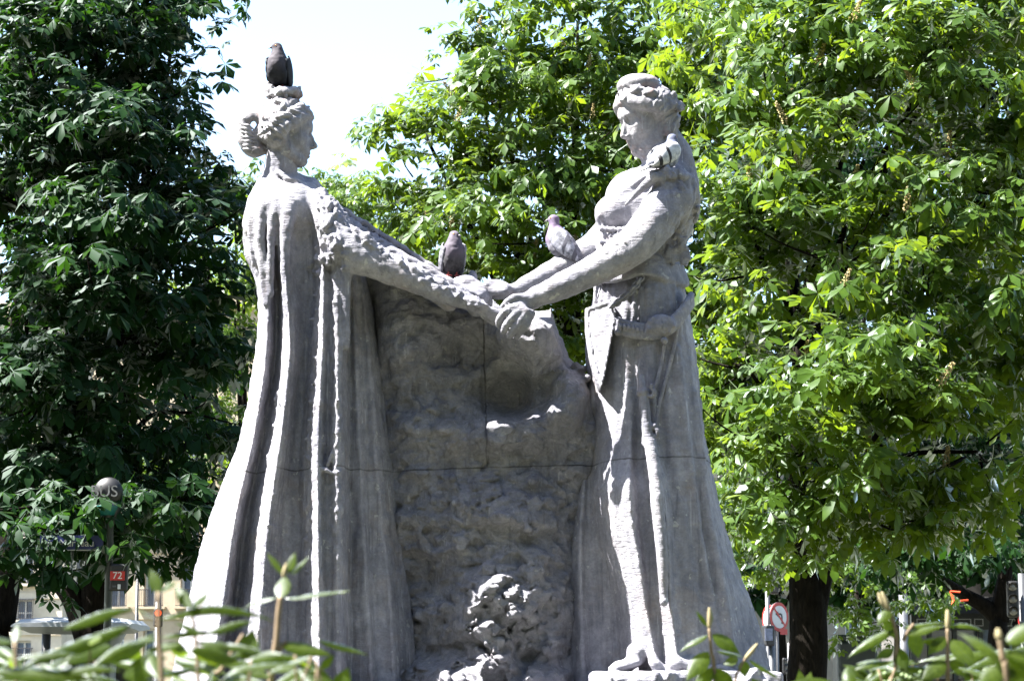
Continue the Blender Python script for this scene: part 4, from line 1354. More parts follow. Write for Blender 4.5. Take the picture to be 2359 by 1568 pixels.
def palmate(nl, seed, droop=0.35, cheap=False):
    """vertices and triangles of one horse-chestnut leaf; petiole at the origin, +x forward, +z up, about 1 long"""
    rg = np.random.default_rng(seed)
    vs, tr = [], []
    for i in range(nl):
        a = (i - (nl - 1) / 2) / ((nl - 1) / 2) * R(118) + rg.normal(0, R(5))
        L = (1.0 - 0.42 * abs(i - (nl - 1) / 2) / ((nl - 1) / 2)) * rg.uniform(.88, 1.1) * .62
        w = L * rg.uniform(.21, .27)
        dr = droop * rg.uniform(.6, 1.4); tw = rg.normal(0, .18)
        ca, sa = math.cos(a), math.sin(a)
        def put(t, s, dz=0.0):
            x = L * t; y = s; z = -dr * L * t * t + dz + tw * s * t
            vs.append((x * ca - y * sa + .0, x * sa + y * ca, z)); return len(vs) - 1
        if cheap:
            b = put(.04, 0); l = put(.70, w); r = put(.70, -w); t = put(1, 0)
            m = put(.66, 0, -.16 * w)
            tr += [(b, m, l), (b, r, m), (l, m, t), (m, r, t)]
        else:
            b = put(.04, 0)
            l1 = put(.40, w * .55, .0); r1 = put(.40, -w * .55, .0); m1 = put(.40, 0, -.22 * w)
            l2 = put(.80, w, .0); r2 = put(.80, -w, 0); m2 = put(.80, 0, -.22 * w)
            t = put(1.02, 0)
            tr += [(b, m1, l1), (b, r1, m1), (l1, m1, m2), (l1, m2, l2), (m1, r1, r2), (m1, r2, m2), (l2, m2, t), (m2, r2, t)]
    # petiole
    q = len(vs)
    vs += [(-.45, .008, .10), (-.45, -.008, .10), (0, .01, 0), (0, -.01, 0)]
    tr += [(q, q + 1, q + 3), (q, q + 3, q + 2)]
    return np.array(vs), np.array(tr)


LEAF_T = [palmate(n, 50 + i, d) for i, (n, d) in enumerate(((7, .35), (5, .55), (6, .8), (7, .6), (5, .3), (6, .5)))]
LEAF_C = [palmate(n, 80 + i, d, True) for i, (n, d) in enumerate(((5, .35), (5, .6), (6, .8), (5, .5)))]


def frames(fwd, nrm):
    f = fwd / (np.linalg.norm(fwd, axis=1)[:, None] + 1e-9)
    n = nrm - (nrm * f).sum(1)[:, None] * f
    n /= np.linalg.norm(n, axis=1)[:, None] + 1e-9
    s = np.cross(n, f)
    return np.stack([f, s, n], axis=2)                   # columns: x forward, y side, z normal


def bake_leaves(name, T, pos, M, size, kind):
    Vs, Ts, off = [], [], 0
    for k, (tv, tt) in enumerate(T):
        sel = np.where(kind == k)[0]
        if not len(sel): continue
        v = np.einsum('nij,vj->nvi', M[sel], tv) * size[sel][:, None, None] + pos[sel][:, None, :]
        t = tt[None] + (np.arange(len(sel)) * len(tv))[:, None, None] + off
        off += v.shape[0] * v.shape[1]
        Vs.append(v.reshape(-1, 3)); Ts.append(t.reshape(-1, 3))
    return mesh_np(name, np.vstack(Vs), tris=np.vstack(Ts), smooth=False)


LEAF_MESH = {}


def leaf_proto(mat, k):
    key = (mat.name, k)
    if key not in LEAF_MESH:
        v, t = LEAF_T[k]
        me = mesh_np('leaf', v, tris=t, smooth=False); me.materials.append(mat)
        LEAF_MESH[key] = me
    return LEAF_MESH[key]


def spike_mesh():
    mb = MB()
    rg = random.Random(4)
    mb.tube([(0, 0, 0), (0, 0, .22)], [.004, .002], 4)
    for i in range(26):
        t = i / 26; a = i * 2.4; rr = .03 * (1 - t * .75)
        c = (rr * math.cos(a), rr * math.sin(a), .03 + .19 * t)
        mb.box(c, (.006, .006, .008), Matrix.Rotation(a, 3, 'Z') @ Matrix.Rotation(.7, 3, 'X'))
    me = mb.mesh('flower_spike'); me.materials.append(M_SPIKE)
    return me


SPIKE = spike_mesh()


TOTAL = []


def tree(label, base, trunk_r, fork, limbs, blobs, mat, leaf=0.26, dens=1.0, pieces=0, cheap=False, seed=1, group='chestnut trees around the square',
         spikes=0, lean=(0, 0), trunk_pts=None, name='chestnut_tree', tipw=None):
    """base: (x, y) on the ground; fork: height of the fork; limbs: extra thick limbs as point lists;
    blobs: (px, py, depth, rx, ry, rdepth_m) foliage masses, rx, ry in picture units"""
    rg = np.random.default_rng(seed)
    root = empty(name, (base[0], base[1], 0), label, 'tree', group)
    bx = np.array((base[0], base[1], 0.0))
    top = bx + np.array((lean[0], lean[1], fork))
    # trunk with a root flare and limbs
    mb = MB()
    tp = [bx + (top - bx) * t + np.array((math.sin(t * 5 + seed) * .04, math.cos(t * 4) * .03, 0)) for t in np.linspace(0, 1, 9)]
    mb.tube(tp, [trunk_r * (1.35 if i == 0 else 1.12 if i == 1 else 1.0 - .018 * i - (.12 if i == 7 else .3 if i == 8 else 0)) for i in range(9)], 14)
    for L in limbs:
        pts = catmull(np.array([q[:3] for q in L]), 5)
        rr = np.interp(np.linspace(0, 1, len(pts)), np.linspace(0, 1, len(L)), [q[3] for q in L])
        mb.tube(pts, list(rr), 10)
    mb2 = MB()
    P, Fw, Nm, DEEP = [], [], [], []
    cs = []
    for (px, py, y, rx, ry, rd) in blobs:
        c = W(px, py, y); s = abs(pm(y))
        r3 = np.array((rx * s, rd, ry * s))
        cs.append((c, r3))
    allc = np.mean([c for c, _ in cs], axis=0)
    for c, r3 in cs:
        # a branch into the mass
        ends = [np.array(q[:3]) for L in limbs for q in L[-3:]] or [top - np.array((0, 0, .15))]
        ends = [q for q in ends if q[2] < c[2] - .15] or ends
        org = min(ends, key=lambda q: np.linalg.norm(q - c))
        mid = org * .55 + c * .45 + np.array((0, 0, .2))
        br = catmull([org, mid, c], 5)
        mb2.tube(br, list(np.linspace(trunk_r * (.2 if limbs else .26), .016, len(br))), 6)
        vol = r3[0] * r3[1] * r3[2]
        area = (r3[0] * r3[2] + r3[0] * r3[1] + r3[1] * r3[2])
        nt_ = int(max(14, dens * area * 27))
        # twig tips, mostly in the outer shell, more of them low and high than deep inside
        d = rg.normal(size=(nt_, 3)); d[:, 1] = np.where((d[:, 1] > 0) & (rg.random(nt_) < .45), -d[:, 1], d[:, 1]); d /= np.linalg.norm(d, axis=1)[:, None]
        rad = rg.uniform(.35, 1.0, nt_) ** .45 * rg.uniform(.86, 1.12, nt_)
        tips = c + d * rad[:, None] * r3
        # tips gather in sprays, so that the crown breaks into clumps with gaps
        ns = max(3, int(nt_ / 9))
        own = rg.integers(0, ns, nt_)
        spr = tips[rg.integers(0, nt_, ns)]
        sd_ = (spr - c) / r3
        pull = (rg.random(nt_) < .8)[:, None]
        flat3 = np.array((.30, .30, .13)) * (1.35 if cheap else 1.0)
        tips = np.where(pull, spr[own] + rg.normal(size=(nt_, 3)) * flat3, tips)
        d = np.where(pull, sd_[own] / (np.linalg.norm(sd_[own], axis=1)[:, None] + 1e-6), d)
        for k in range(0, nt_, 4 if not cheap else 12):
            q = tips[k]; a = c + (q - c) * .25
            m = (a + q) / 2 + np.array((0, 0, -.10 * rg.random() * np.linalg.norm(q - a)))
            mb2.tube(catmull([a, m, q], 3), list(np.linspace(.013, .004, 7)), 4, cap=False)
        nl = 7 if not cheap else 6
        tt = np.repeat(tips, nl, axis=0)
        dd = np.repeat(d, nl, axis=0)
        az = rg.uniform(0, 2 * math.pi, len(tt))
        out = np.column_stack([np.cos(az), np.sin(az), rg.normal(-.12, .25, len(tt))])
        fw = out + dd * .55
        fw[:, 2] -= .18
        nm = np.column_stack([rg.normal(0, .28, len(tt)), rg.normal(0, .28, len(tt)), np.full(len(tt), .85)]) + dd * np.array((.55, .55, .2))
        pos = tt + out * rg.uniform(.5, 1.1, len(tt))[:, None] * leaf * .55 + rg.normal(0, .05, (len(tt), 3))
        P.append(pos); DEEP.append(np.repeat((d[:, 1] > -.1) | (rad < .85) | (rg.random(nt_) < .2), nl)); Fw.append(fw); Nm.append(nm)
    P = np.vstack(P); M = frames(np.vstack(Fw), np.vstack(Nm))
    ob('trunk', mb.mesh('trunk', True), M_BARK, root)
    ob('branches', mb2.mesh('branches', True), M_BARK, root)
    T = LEAF_T + LEAF_C
    size = leaf * .94 * rg.uniform(.55, 1.3, len(P))
    kind = np.where(np.full(len(P), cheap) | (np.concatenate(DEEP)), len(LEAF_T) + rg.integers(0, len(LEAF_C), len(P)), rg.integers(0, len(LEAF_T), len(P)))
    keep = np.ones(len(P), bool)
    if pieces:
        # the leaves that show largest in the picture are single objects
        rel = P - np.array(CAM)
        dep = rel[:, 1] * CT + rel[:, 2] * ST
        u = rel[:, 0] / dep * FPX; v = (rel[:, 2] * CT - rel[:, 1] * ST) / dep * FPX
        inn = (abs(u) < 1190) & (abs(v) < 800)
        sc = np.where(inn & (kind < len(LEAF_T)), dep / size, 1e9)
        pick = np.argsort(sc)[:pieces]
        keep[pick] = False
        inv = Matrix.Translation((-base[0], -base[1], 0))
        for i in pick:
            o = bpy.data.objects.new('leaf', leaf_proto(mat, int(kind[i])))
            m4 = Matrix(M[i].tolist()).to_4x4() @ Matrix.Scale(float(size[i]), 4)
            m4.translation = Vector(P[i])
            COL.objects.link(o); o.parent = root
            o.matrix_local = inv @ m4
    TOTAL.append((len(P), sum(len(T[k][1]) for k in kind)))
    me = bake_leaves('crown', T, P[keep], M[keep], size[keep], kind[keep])
    o = ob('crown', me, mat, root); o['kind'] = 'stuff'
    if spikes:
        # faded candles standing on the sunny side
        sel = rg.choice(len(P), spikes * 6)
        sel = [i for i in sel if P[i, 1] < allc[1] + .3][:spikes]
        for i in sel:
            s = bpy.data.objects.new('flower_spike', SPIKE)
            COL.objects.link(s); s.parent = root
            s.location = Vector(P[i] + np.array((0, 0, .03))) - Vector((base[0], base[1], 0))
            s.rotation_euler = (rg.normal(0, .3), rg.normal(0, .3), rg.uniform(0, 6))
            k = rg.uniform(.8, 1.25); s.scale = (k, k, k)
    return root


def gx(px, y): return (px - 1179) / FPX * (y - CAM.y) / CT * 1.0


def TX(px, py, y, r=None):
    q = W(px, py, y)
    return (q[0], q[1], q[2], r) if r is not None else q


def build_trees():
    # --- near right tree: trunk right of the armoured woman
    Y = 8.0
    x0 = W(1858, 1560, Y)[0]
    tree('chestnut tree with a dark upright trunk just right of the armoured stone woman', (x0, Y), .20, W(1858, 1300, Y)[2],
         [[TX(1854, 1500, Y, .14), TX(1850, 1290, Y, .14), TX(1835, 1100, Y, .10), TX(1840, 800, Y, .06)],
          [TX(1864, 1480, Y, .12), TX(1900, 1275, Y, .115), TX(1960, 1150, Y, .07), TX(2040, 1000, Y, .04)]],
         [(1790, 1060, 6.8, 165, 130, 1.0), (1960, 1100, 6.6, 150, 120, 1.0), (1730, 860, 7.0, 130, 120, 1.0), (1900, 860, 6.4, 190, 140, 1.2),
          (2080, 950, 6.6, 170, 140, 1.1), (2250, 1040, 7.0, 160, 140, 1.1), (1760, 640, 7.4, 150, 130, 1.1), (1940, 620, 6.6, 180, 150, 1.2), (2130, 700, 6.6, 180, 150, 1.2),
          (2300, 760, 7.0, 150, 160, 1.1), (1800, 420, 7.6, 150, 130, 1.1), (1990, 370, 7.0, 180, 150, 1.2), (2180, 440, 6.8, 180, 150, 1.2), (2330, 500, 7, 140, 160, 1.2),
          (1770, 210, 8, 150, 120, 1.1), (1950, 130, 7.6, 170, 140, 1.2), (2140, 170, 7.2, 180, 150, 1.2), (2310, 200, 7, 160, 160, 1.2), (2060, -60, 7.6, 220, 110, 1.2), (2300, -40, 7.4, 200, 120, 1.2),
          (1720, 1180, 8, 80, 50, .6), (1880, 1190, 6.4, 90, 50, .5), (2010, 1210, 7, 120, 70, .8), (1655, 1010, 7.6, 50, 70, .5), (1800, 20, 8, 120, 80, 1.0), (1700, 40, 9, 100, 80, 1.0)],
         M_LEAF, .27, 1.08, 300, seed=3, spikes=40)
    # --- middle tree behind the joined hands
    Y = 13.0
    tree('chestnut tree with bright crown behind the joined stone hands', (W(1330, 1500, Y)[0], Y), .24, 4.2, [],
         [(1290, 560, 11.6, 170, 110, 1.2), (1120, 520, 12, 130, 90, 1.1), (1000, 520, 12.5, 110, 70, 1.0), (1450, 420, 12, 150, 140, 1.2), (1300, 380, 11.6, 170, 120, 1.2), (1130, 380, 12, 140, 110, 1.1), (1025, 400, 12.6, 80, 60, .8),
          (1030, 290, 12.4, 100, 45, .8), (962, 275, 12.6, 45, 14, .3), (960, 425, 12.6, 45, 24, .3), (1150, 240, 12, 130, 90, 1.1), (1320, 200, 12, 170, 110, 1.2), (1480, 230, 12, 150, 120, 1.2), (1090, 170, 12.4, 50, 34, .4),
          (1210, 110, 12.4, 90, 70, .8), (1330, 50, 12, 170, 90, 1.1), (1520, 60, 12, 160, 110, 1.2), (1120, 95, 12.6, 60, 20, .3), (1195, 20, 12.6, 70, 35, .5), (1640, 330, 12.6, 120, 160, 1.2), (1650, 120, 12.6, 130, 130, 1.2), (1650, 560, 12.6, 110, 130, 1.1),
          (1310, 760, 12, 120, 130, 1.0), (1420, 640, 12, 120, 100, 1.0), (1230, 660, 12, 120, 80, 1.0), (1600, 760, 12, 100, 150, 1.0)],
         M_LEAF, .26, 1.08, 300, seed=5, spikes=35)
    # --- second row right, deeper and darker
    Y = 20.0
    tree('shade-dark chestnut tree at the right edge whose trunk forks low to the left', (W(2300, 1500, Y)[0], Y), .19, W(2300, 1400, Y)[2],
         [[TX(2296, 1420, Y, .13), TX(2262, 1392, Y, .11), TX(2215, 1365, Y, .09), TX(2160, 1330, Y - .5, .06), TX(2090, 1290, Y - 1, .04)],
          [TX(2300, 1430, Y, .15), TX(2312, 1340, Y, .11), TX(2330, 1240, Y, .07)]],
         [(2120, 1250, 18.5, 130, 60, 1.5), (2240, 1220, 18.5, 130, 80, 1.5), (2330, 1270, 19, 80, 60, 1.2), (2050, 1290, 18, 70, 50, 1.0), (2000, 1240, 19, 120, 80, 1.5), (2160, 1110, 19, 200, 110, 2.0), (2330, 1100, 19, 140, 130, 2.0),
          (1980, 900, 20, 200, 160, 2.2), (2200, 850, 20, 200, 180, 2.2), (2350, 700, 20, 160, 200, 2.2), (2000, 600, 20, 220, 180, 2.2), (2220, 500, 20, 200, 180, 2.2), (1900, 300, 20, 200, 180, 2.2), (2150, 200, 20, 220, 180, 2.2), (2060, 0, 20, 260, 130, 2), (2330, 250, 20, 150, 200, 2.2)],
         M_LEAF_SHADE, .29, .5, 300, seed=8)
    Y = 30.0
    tree('slim far chestnut tree with low lime green leaves right of the traffic signs', (W(1985, 1500, Y)[0], Y), .14, W(1985, 1330, Y)[2],
         [[TX(1985, 1360, Y, .10), TX(2010, 1300, Y, .07), TX(2060, 1250, Y, .05)]],
         [(1955, 1400, 29, 35, 45, .6), (1975, 1440, 29, 25, 25, .4), (2030, 1330, 29, 60, 60, 1.0), (1940, 1310, 30, 70, 70, 1.5), (1860, 1260, 30, 120, 90, 2.0), (2050, 1200, 30, 140, 110, 2.2), (1740, 1250, 30, 90, 100, 1.8), (1690, 1150, 31, 90, 120, 2), (2150, 1380, 31, 60, 50, 1.2)],
         M_LEAF, .26, .8, 0, True, seed=12)
    # --- left: dark tree with the forked trunk
    Y = 9.0
    fk = W(200, 1400, Y)
    tree('dark chestnut tree with a forked trunk beside the bus stop', (W(200, 1560, Y)[0], Y), .17, W(200, 1420, Y)[2],
         [[TX(200, 1470, Y, .12), TX(170, 1380, Y, .115), TX(130, 1325, Y, .10), TX(100, 1270, Y, .085), TX(70, 1150, Y, .06), TX(60, 950, Y, .04)],
          [TX(202, 1470, Y, .13), TX(215, 1380, Y, .135), TX(225, 1300, Y, .125), TX(240, 1200, Y, .10), TX(270, 1050, Y, .07), TX(300, 850, Y, .05)]],
         [(60, 1090, 8, 150, 100, 1.2), (230, 1100, 8, 140, 85, 1.1), (390, 1100, 8.4, 110, 95, 1.0), (440, 1150, 8.6, 50, 55, .7), (100, 930, 8, 160, 130, 1.3), (290, 930, 8, 150, 120, 1.2), (440, 950, 8.4, 100, 130, 1.0),
          (60, 720, 8, 160, 140, 1.3), (240, 720, 8, 160, 130, 1.3), (410, 760, 8.4, 120, 110, 1.1), (500, 780, 9, 60, 80, .7), (80, 500, 8.4, 160, 140, 1.3), (270, 510, 8, 150, 130, 1.2), (430, 560, 8.6, 110, 100, 1.0), (510, 420, 9, 60, 45, .6), (480, 640, 9, 80, 60, .8),
          (60, 300, 8.6, 150, 130, 1.3), (230, 310, 8.2, 140, 120, 1.2), (350, 400, 8.6, 80, 80, .9), (310, 250, 8.6, 70, 70, .8), (365, 180, 8.8, 40, 16, .3), (380, 310, 8.8, 34, 40, .3), (60, 120, 8.8, 150, 120, 1.3), (220, 120, 8.4, 140, 110, 1.2), (300, 90, 8.8, 60, 60, .7), (360, 50, 9, 50, 34, .4), (410, 0, 9, 50, 14, .25), (150, -40, 8.8, 220, 80, 1.2),
          (270, 1215, 8, 50, 25, .4), (330, 1210, 8.2, 50, 25, .4), (415, 1270, 8.6, 22, 40, .3), (80, 1310, 7.8, 26, 12, .2), (212, 1232, 6.2, 26, 8, .1), (150, 1160, 6.3, 40, 8, .12), (285, 1150, 6.3, 26, 10, .12)],
         M_LEAF_SHADE, .28, 1.0, 300, seed=21)
    Y = 12.0
    tree('dark chestnut tree at the left edge with a curved trunk', (W(-10, 1560, Y)[0], Y), .19, W(0, 1440, Y)[2],
         [[TX(-5, 1450, Y, .18), TX(10, 1370, Y, .16), TX(22, 1300, Y, .14), TX(20, 1200, Y, .11), TX(0, 1000, Y, .07)]],
         [(20, 1120, 12, 120, 70, 1.4), (180, 1050, 12.5, 180, 120, 1.6), (380, 1000, 13, 140, 140, 1.4), (60, 800, 12.5, 200, 160, 1.8), (300, 800, 13, 200, 160, 1.8), (460, 870, 13, 80, 120, 1.2), (100, 560, 12.5, 220, 170, 1.8), (330, 600, 13, 180, 150, 1.6), (120, 300, 12.5, 220, 170, 1.8), (300, 400, 13, 120, 120, 1.4), (120, 60, 12.5, 220, 160, 1.8)],
         M_LEAF_SHADE, .29, .5, 0, True, seed=23)
    # --- sunlit trees further back on the left and in the sky gap
    Y = 24.0
    tree('sunlit yellow green chestnut tree glimpsed left of the cloaked stone woman', (W(560, 1500, Y)[0], Y), .25, 4.5, [],
         [(540, 470, 24, 70, 60, 1.5), (560, 590, 23, 80, 80, 1.6), (540, 720, 23, 80, 90, 1.6), (480, 850, 24, 90, 90, 1.8), (520, 1000, 24, 60, 80, 1.5), (620, 480, 24, 80, 70, 1.5), (420, 1120, 25, 120, 60, 1.5), (300, 1100, 25, 140, 60, 1.5)],
         M_LEAF, .27, .9, 0, True, seed=31)
    Y = 34.0
    tree('far chestnut tree whose low top shows between the stone head and outstretched arm', (W(800, 1500, Y)[0], Y), .25, 5, [],
         [(760, 455, 34, 70, 40, 1.8), (850, 490, 33, 90, 50, 2.0), (730, 470, 34, 40, 50, 1.5), (930, 540, 33, 90, 70, 2.0), (820, 560, 33, 130, 70, 2), (900, 620, 33, 140, 60, 2)],
         M_LEAF, .27, .9, 0, True, seed=33)
    Y = 52.0
    for i, (px, lab) in enumerate(((1500, 'far chestnut tree low behind the skirt of the armoured woman'), (1800, 'far dark chestnut tree beyond the no left turn sign'), (2100, 'far dark chestnut tree above the cafe front'), (2400, 'far dark chestnut tree beyond the right frame edge'))):
        tree(lab, (W(px, 1500, Y)[0], Y + i), .25, 4.0, [],
             [(px - 90, 1300, 52 + i, 150, 110, 2.5), (px + 80, 1270, 52 + i, 150, 130, 2.5), (px, 1120, 53 + i, 200, 130, 3.0), (px + 20, 900, 54 + i, 210, 170, 3.0), (px - 10, 640, 54 + i, 210, 180, 3), (px, 380, 54 + i, 200, 180, 3)],
             M_LEAF_SHADE, .66, .24, 0, True, seed=40 + i)

    # --- tall unseen plane trees, added beyond the left edge to shade the left-hand trees
    for i, (x, y, h) in enumerate(((-13.5, 8.5, 17.0), (-15.0, 14.5, 18.0))):
        bl = []
        for k in range(15):
            a = k * 2.4; rr = 3.2 * math.sqrt((k + .5) / 15)
            q = np.array((x + rr * math.cos(a), y + rr * math.sin(a), h - 4.0 - 3.5 * (rr / 3.2) ** 2 + 2.2 * math.sin(k * 1.7)))
            s = pm(q[1]); t = (q[1] - CAM.y)
            vz = (q[2] - CAM.z) / t; v = (vz * CT - ST) / (CT + vz * ST)
            u = q[0] * (CT - v * ST) / t
            bl.append((1179 + u * FPX, 784 - v * FPX, q[1], 1.7 / s, 1.4 / s, 1.7))
        tree(('unseen tall plane tree added for shade past the left frame edge, nearer the statue', 'unseen tall plane tree added for shade past the left frame edge, nearer the road')[i], (x, y), .4, h - 9, [], bl, M_LEAF, .5, .2, 0, True, seed=60 + i, group='unseen plane trees added for shade', name='added_plane_tree')

    # --- unseen chestnuts added round the camera to cut the skylight on the monument
    def px_of(q):
        t = q[1] - CAM.y; vz = (q[2] - CAM.z) / t; v = (vz * CT - ST) / (CT + vz * ST)
        return 1179 + q[0] * (CT - v * ST) / t * FPX, 784 - v * FPX
    bl = []
    X0, Y0 = -9.0, -21.0
    for k in range(16):
        a = k * 2.4; rr = 3.0 * math.sqrt((k + .5) / 16)
        q = np.array((X0 + rr * math.cos(a), Y0 + rr * math.sin(a), 7.5 + 2.8 * math.sin(k * 1.7)))
        px, py = px_of(q); s = abs(pm(q[1]))
        bl.append((px, py, q[1], 1.8 / s, 1.6 / s, 1.8))
    t0 = tree('unseen chestnut tree added behind the photographer to block skylight, first of the row', (X0, Y0), .3, 4, [], bl, M_LEAF, .8, .28, 0, True, seed=70, group='added chestnuts blocking skylight behind the photographer')
    kids = list(t0.children)
    t0.scale = (1.3, 1.3, 1.4)
    spots = ((-3.0, -22.5, 1.0, 'second from the left behind him'), (3.0, -22.5, 2.2, 'straight behind him'), (9.0, -21.0, 3.1, 'behind his right shoulder'),
             (14.5, -16.0, 4.0, 'on his right hand side'), (17.5, -9.0, 5.0, 'furthest along on his right'), (-14.5, -16.0, .5, 'on his left hand side'), (-18.0, -9.0, 1.6, 'furthest along on his left'))
    for i, (x, y, rz, w) in enumerate(spots):
        o = t0.copy(); COL.objects.link(o)
        o.location = (x, y, 0); o.rotation_euler = (0, 0, rz)
        o['label'] = 'unseen chestnut tree of the added row blocking skylight round the photographer, ' + w
        for k in kids:
            q = k.copy(); COL.objects.link(q); q.parent = o; q.matrix_parent_inverse = k.matrix_parent_inverse.copy()


build_trees()

print('LEAVES', TOTAL, sum(t for _, t in TOTAL))
# ------------------------------------------------------------------ street furniture
M_DGREEN = simple('dark_green_paint', (0.008, 0.013, 0.011), 0.45, var=.2)
M_BLACK = simple('black_paint', (0.006, 0.006, 0.007), 0.5, var=.2)
M_GREY = simple('grey_metal', (0.055, 0.058, 0.065), 0.5, var=.15)
M_PALE = simple('pale_metal', (0.30, 0.31, 0.32), 0.45, var=.1)
M_WHITE = simple('white_paint', (0.5, 0.5, 0.49), 0.5, var=.08)
M_RED = simple('signal_red', (0.36, 0.014, 0.01), 0.45, var=.1)
M_BLUE = simple('sign_blue', (0.006, 0.012, 0.085), 0.45, var=.1)
M_TEAL = simple('teal_enamel', (0.008, 0.10, 0.095), 0.4, var=.1)
M_ORANGE = simple('orange_canvas', (0.6, 0.06, 0.012), 0.6, var=.15)
M_GLASS = simple('dark_glass', (0.03, 0.04, 0.05), 0.08, var=.2)


def text(s, loc, size, mat, parent, rot=(math.pi / 2, 0, 0), name='lettering', align='CENTER', extrude=.002, shear=0.0):
    cu = bpy.data.curves.new(name, 'FONT')
    cu.body = s; cu.size = size; cu.align_x = align; cu.align_y = 'CENTER'; cu.extrude = extrude; cu.shear = shear
    o = bpy.data.objects.new(name, cu); COL.objects.link(o)
    o.rotation_euler = rot; o.location = loc
    bpy.context.view_layer.update()
    dg = bpy.context.evaluated_depsgraph_get()
    me = bpy.data.meshes.new_from_object(o.evaluated_get(dg))
    mw = o.matrix_world.copy()
    bpy.data.objects.remove(o); bpy.data.curves.remove(cu)
    me.transform(mw); me.materials.clear()
    return ob(name, me, mat, parent)


def disc(c, r, thick, n=28, face=Vector((0, -1, 0)), prof=None):
    M = face.normalized().to_track_quat('Z', 'Y').to_matrix()
    return MB().lathe([(r, -thick / 2), (r, thick / 2)], c, n, M)


def bus_stop():
    Y = 6.0; s = pm(Y) / pm(14.0)
    base = W(246, 1500, Y); base[2] = 0
    root = empty('bus_stop_sign', tuple(base), 'dark green bus stop pole with round BUS head and red 72 plate among leaves', 'bus stop')
    x = base[0]
    z = lambda py: W(246, py, Y)[2]
    X = lambda px: W(px, 1250, Y)[0]
    MB().lathe([(.08, 0), (.08, .25), (.04, .32), (.032, .6), (.032, z(1215)), (.037, z(1205)), (.07, z(1185)), (.09, z(1170)), (.085, z(1160))], (x, Y, 0), 16).build('pole', M_DGREEN, root, True)
    MB().lathe([(.07, z(1187)), (.10, z(1168)), (.105, z(1166))], (x - .02, Y - .02, 0), 16).build('teal_collar', M_TEAL, root, True)
    # flattened round head
    o = MB().lathe([(.02, -.05), (.108, -.045), (.122, 0), (.108, .045), (.02, .05)], (x - .02, Y, z(1132)), 28, Matrix.Rotation(R(90), 3, 'X')).build('sign_head', M_BLACK, root, True)
    text('BUS', (X(239), Y - .053, z(1133)), .135, simple('grey_letter', (.16, .16, .15), .6, var=.5, scale=30), o)  # letters in a grey of uneven tone
    # line plate with the red number
    b = MB().box((X(276), Y - .02, z(1329)), (.077, .03, .113)).build('line_plate', M_BLACK, root, bevel=.02)
    MB().box((X(275), Y - .055, z(1326)), (.06, .006, .037)).build('number_panel', M_RED, b)
    text('72', (X(275), Y - .063, z(1326)), .082, M_WHITE, b)
    MB().box((X(279), Y - .0525, z(1351)), (.012, .004, .02)).build('notice', M_WHITE, b)
    MB().box((X(268), Y - .0525, z(1350)), (.016, .004, .007)).build('notice', M_GREY, b)
    # stop name band
    n = MB().box((X(166), Y - .01, z(1249)), ((X(238) - X(93)) / 2, .02, .058)).build('name_band', M_BLUE, root)
    text('Alma', (X(119), Y - .034, z(1251)), .085, M_WHITE, n)
    text('-', (X(143), Y - .034, z(1251)), .085, M_WHITE, n)
    text('Marceau', (X(178), Y - .034, z(1251)), .085, M_WHITE, n)
    MB().box((X(166), Y - .012, z(1266.5)), ((X(238) - X(97)) / 2, .018, .004)).build('band_rail', M_PALE, root)


bus_stop()


def bus_shelter():
    Y = 12.5
    root = empty('bus_shelter', tuple(W(250, 1560, Y) * np.array((1, 1, 0))), 'bus shelter with flat pale roof behind the leaves at lower left', 'bus shelter')
    a, b = W(57, 1440, Y), W(322, 1440, Y)
    zt = W(180, 1428, Y)[2]; zb = W(180, 1452, Y)[2]
    mb = MB()
    L, Rr = a[0], b[0]
    prof = [(-.75, 0), (-.74, .05), (-.55, .11), (.55, .13), (.75, .10), (.75, .04), (0, -.06)]
    vs, fs = [], []
    for x, k in ((L, .35), (L + .06, .75), (L + .35, 1), (Rr - .3, 1), (Rr - .05, .8), (Rr, .4)):
        for y, zz in prof: vs.append((x, Y + y, zb + .02 + zz * k))
    n = len(prof)
    for i in range(5):
        for j in range(n): fs.append((i * n + j, i * n + (j + 1) % n, (i + 1) * n + (j + 1) % n, (i + 1) * n + j))
    fs.append(tuple(reversed(range(n)))); fs.append(tuple(5 * n + j for j in range(n)))
    ob('roof', mesh_from('roof', vs, fs, False), M_PALE, root)
    cx = W(248, 1450, Y)[0]
    MB().lathe([(.07, 0), (.07, zb - .45), (.085, zb - .25), (.13, zb - .10), (.19, zb)], (cx, Y + .2, 0), 18).build('column', M_PALE, root, True)
    cx2 = W(85, 1450, Y)[0]
    MB().lathe([(.05, 0), (.05, zb)], (cx2, Y + .55, 0), 12).build('column', M_GREY, root, True)
    MB().box(((cx + cx2) / 2, Y + .6, 1.35), ((cx - cx2) / 2 - .08, .01, .85)).build('glass_panel', M_GLASS, root)
    MB().box((W(285, 1500, Y)[0], Y + .3, 1.35), (.16, .08, .80)).build('timetable_case', M_BLACK, root, bevel=.03)


bus_shelter()


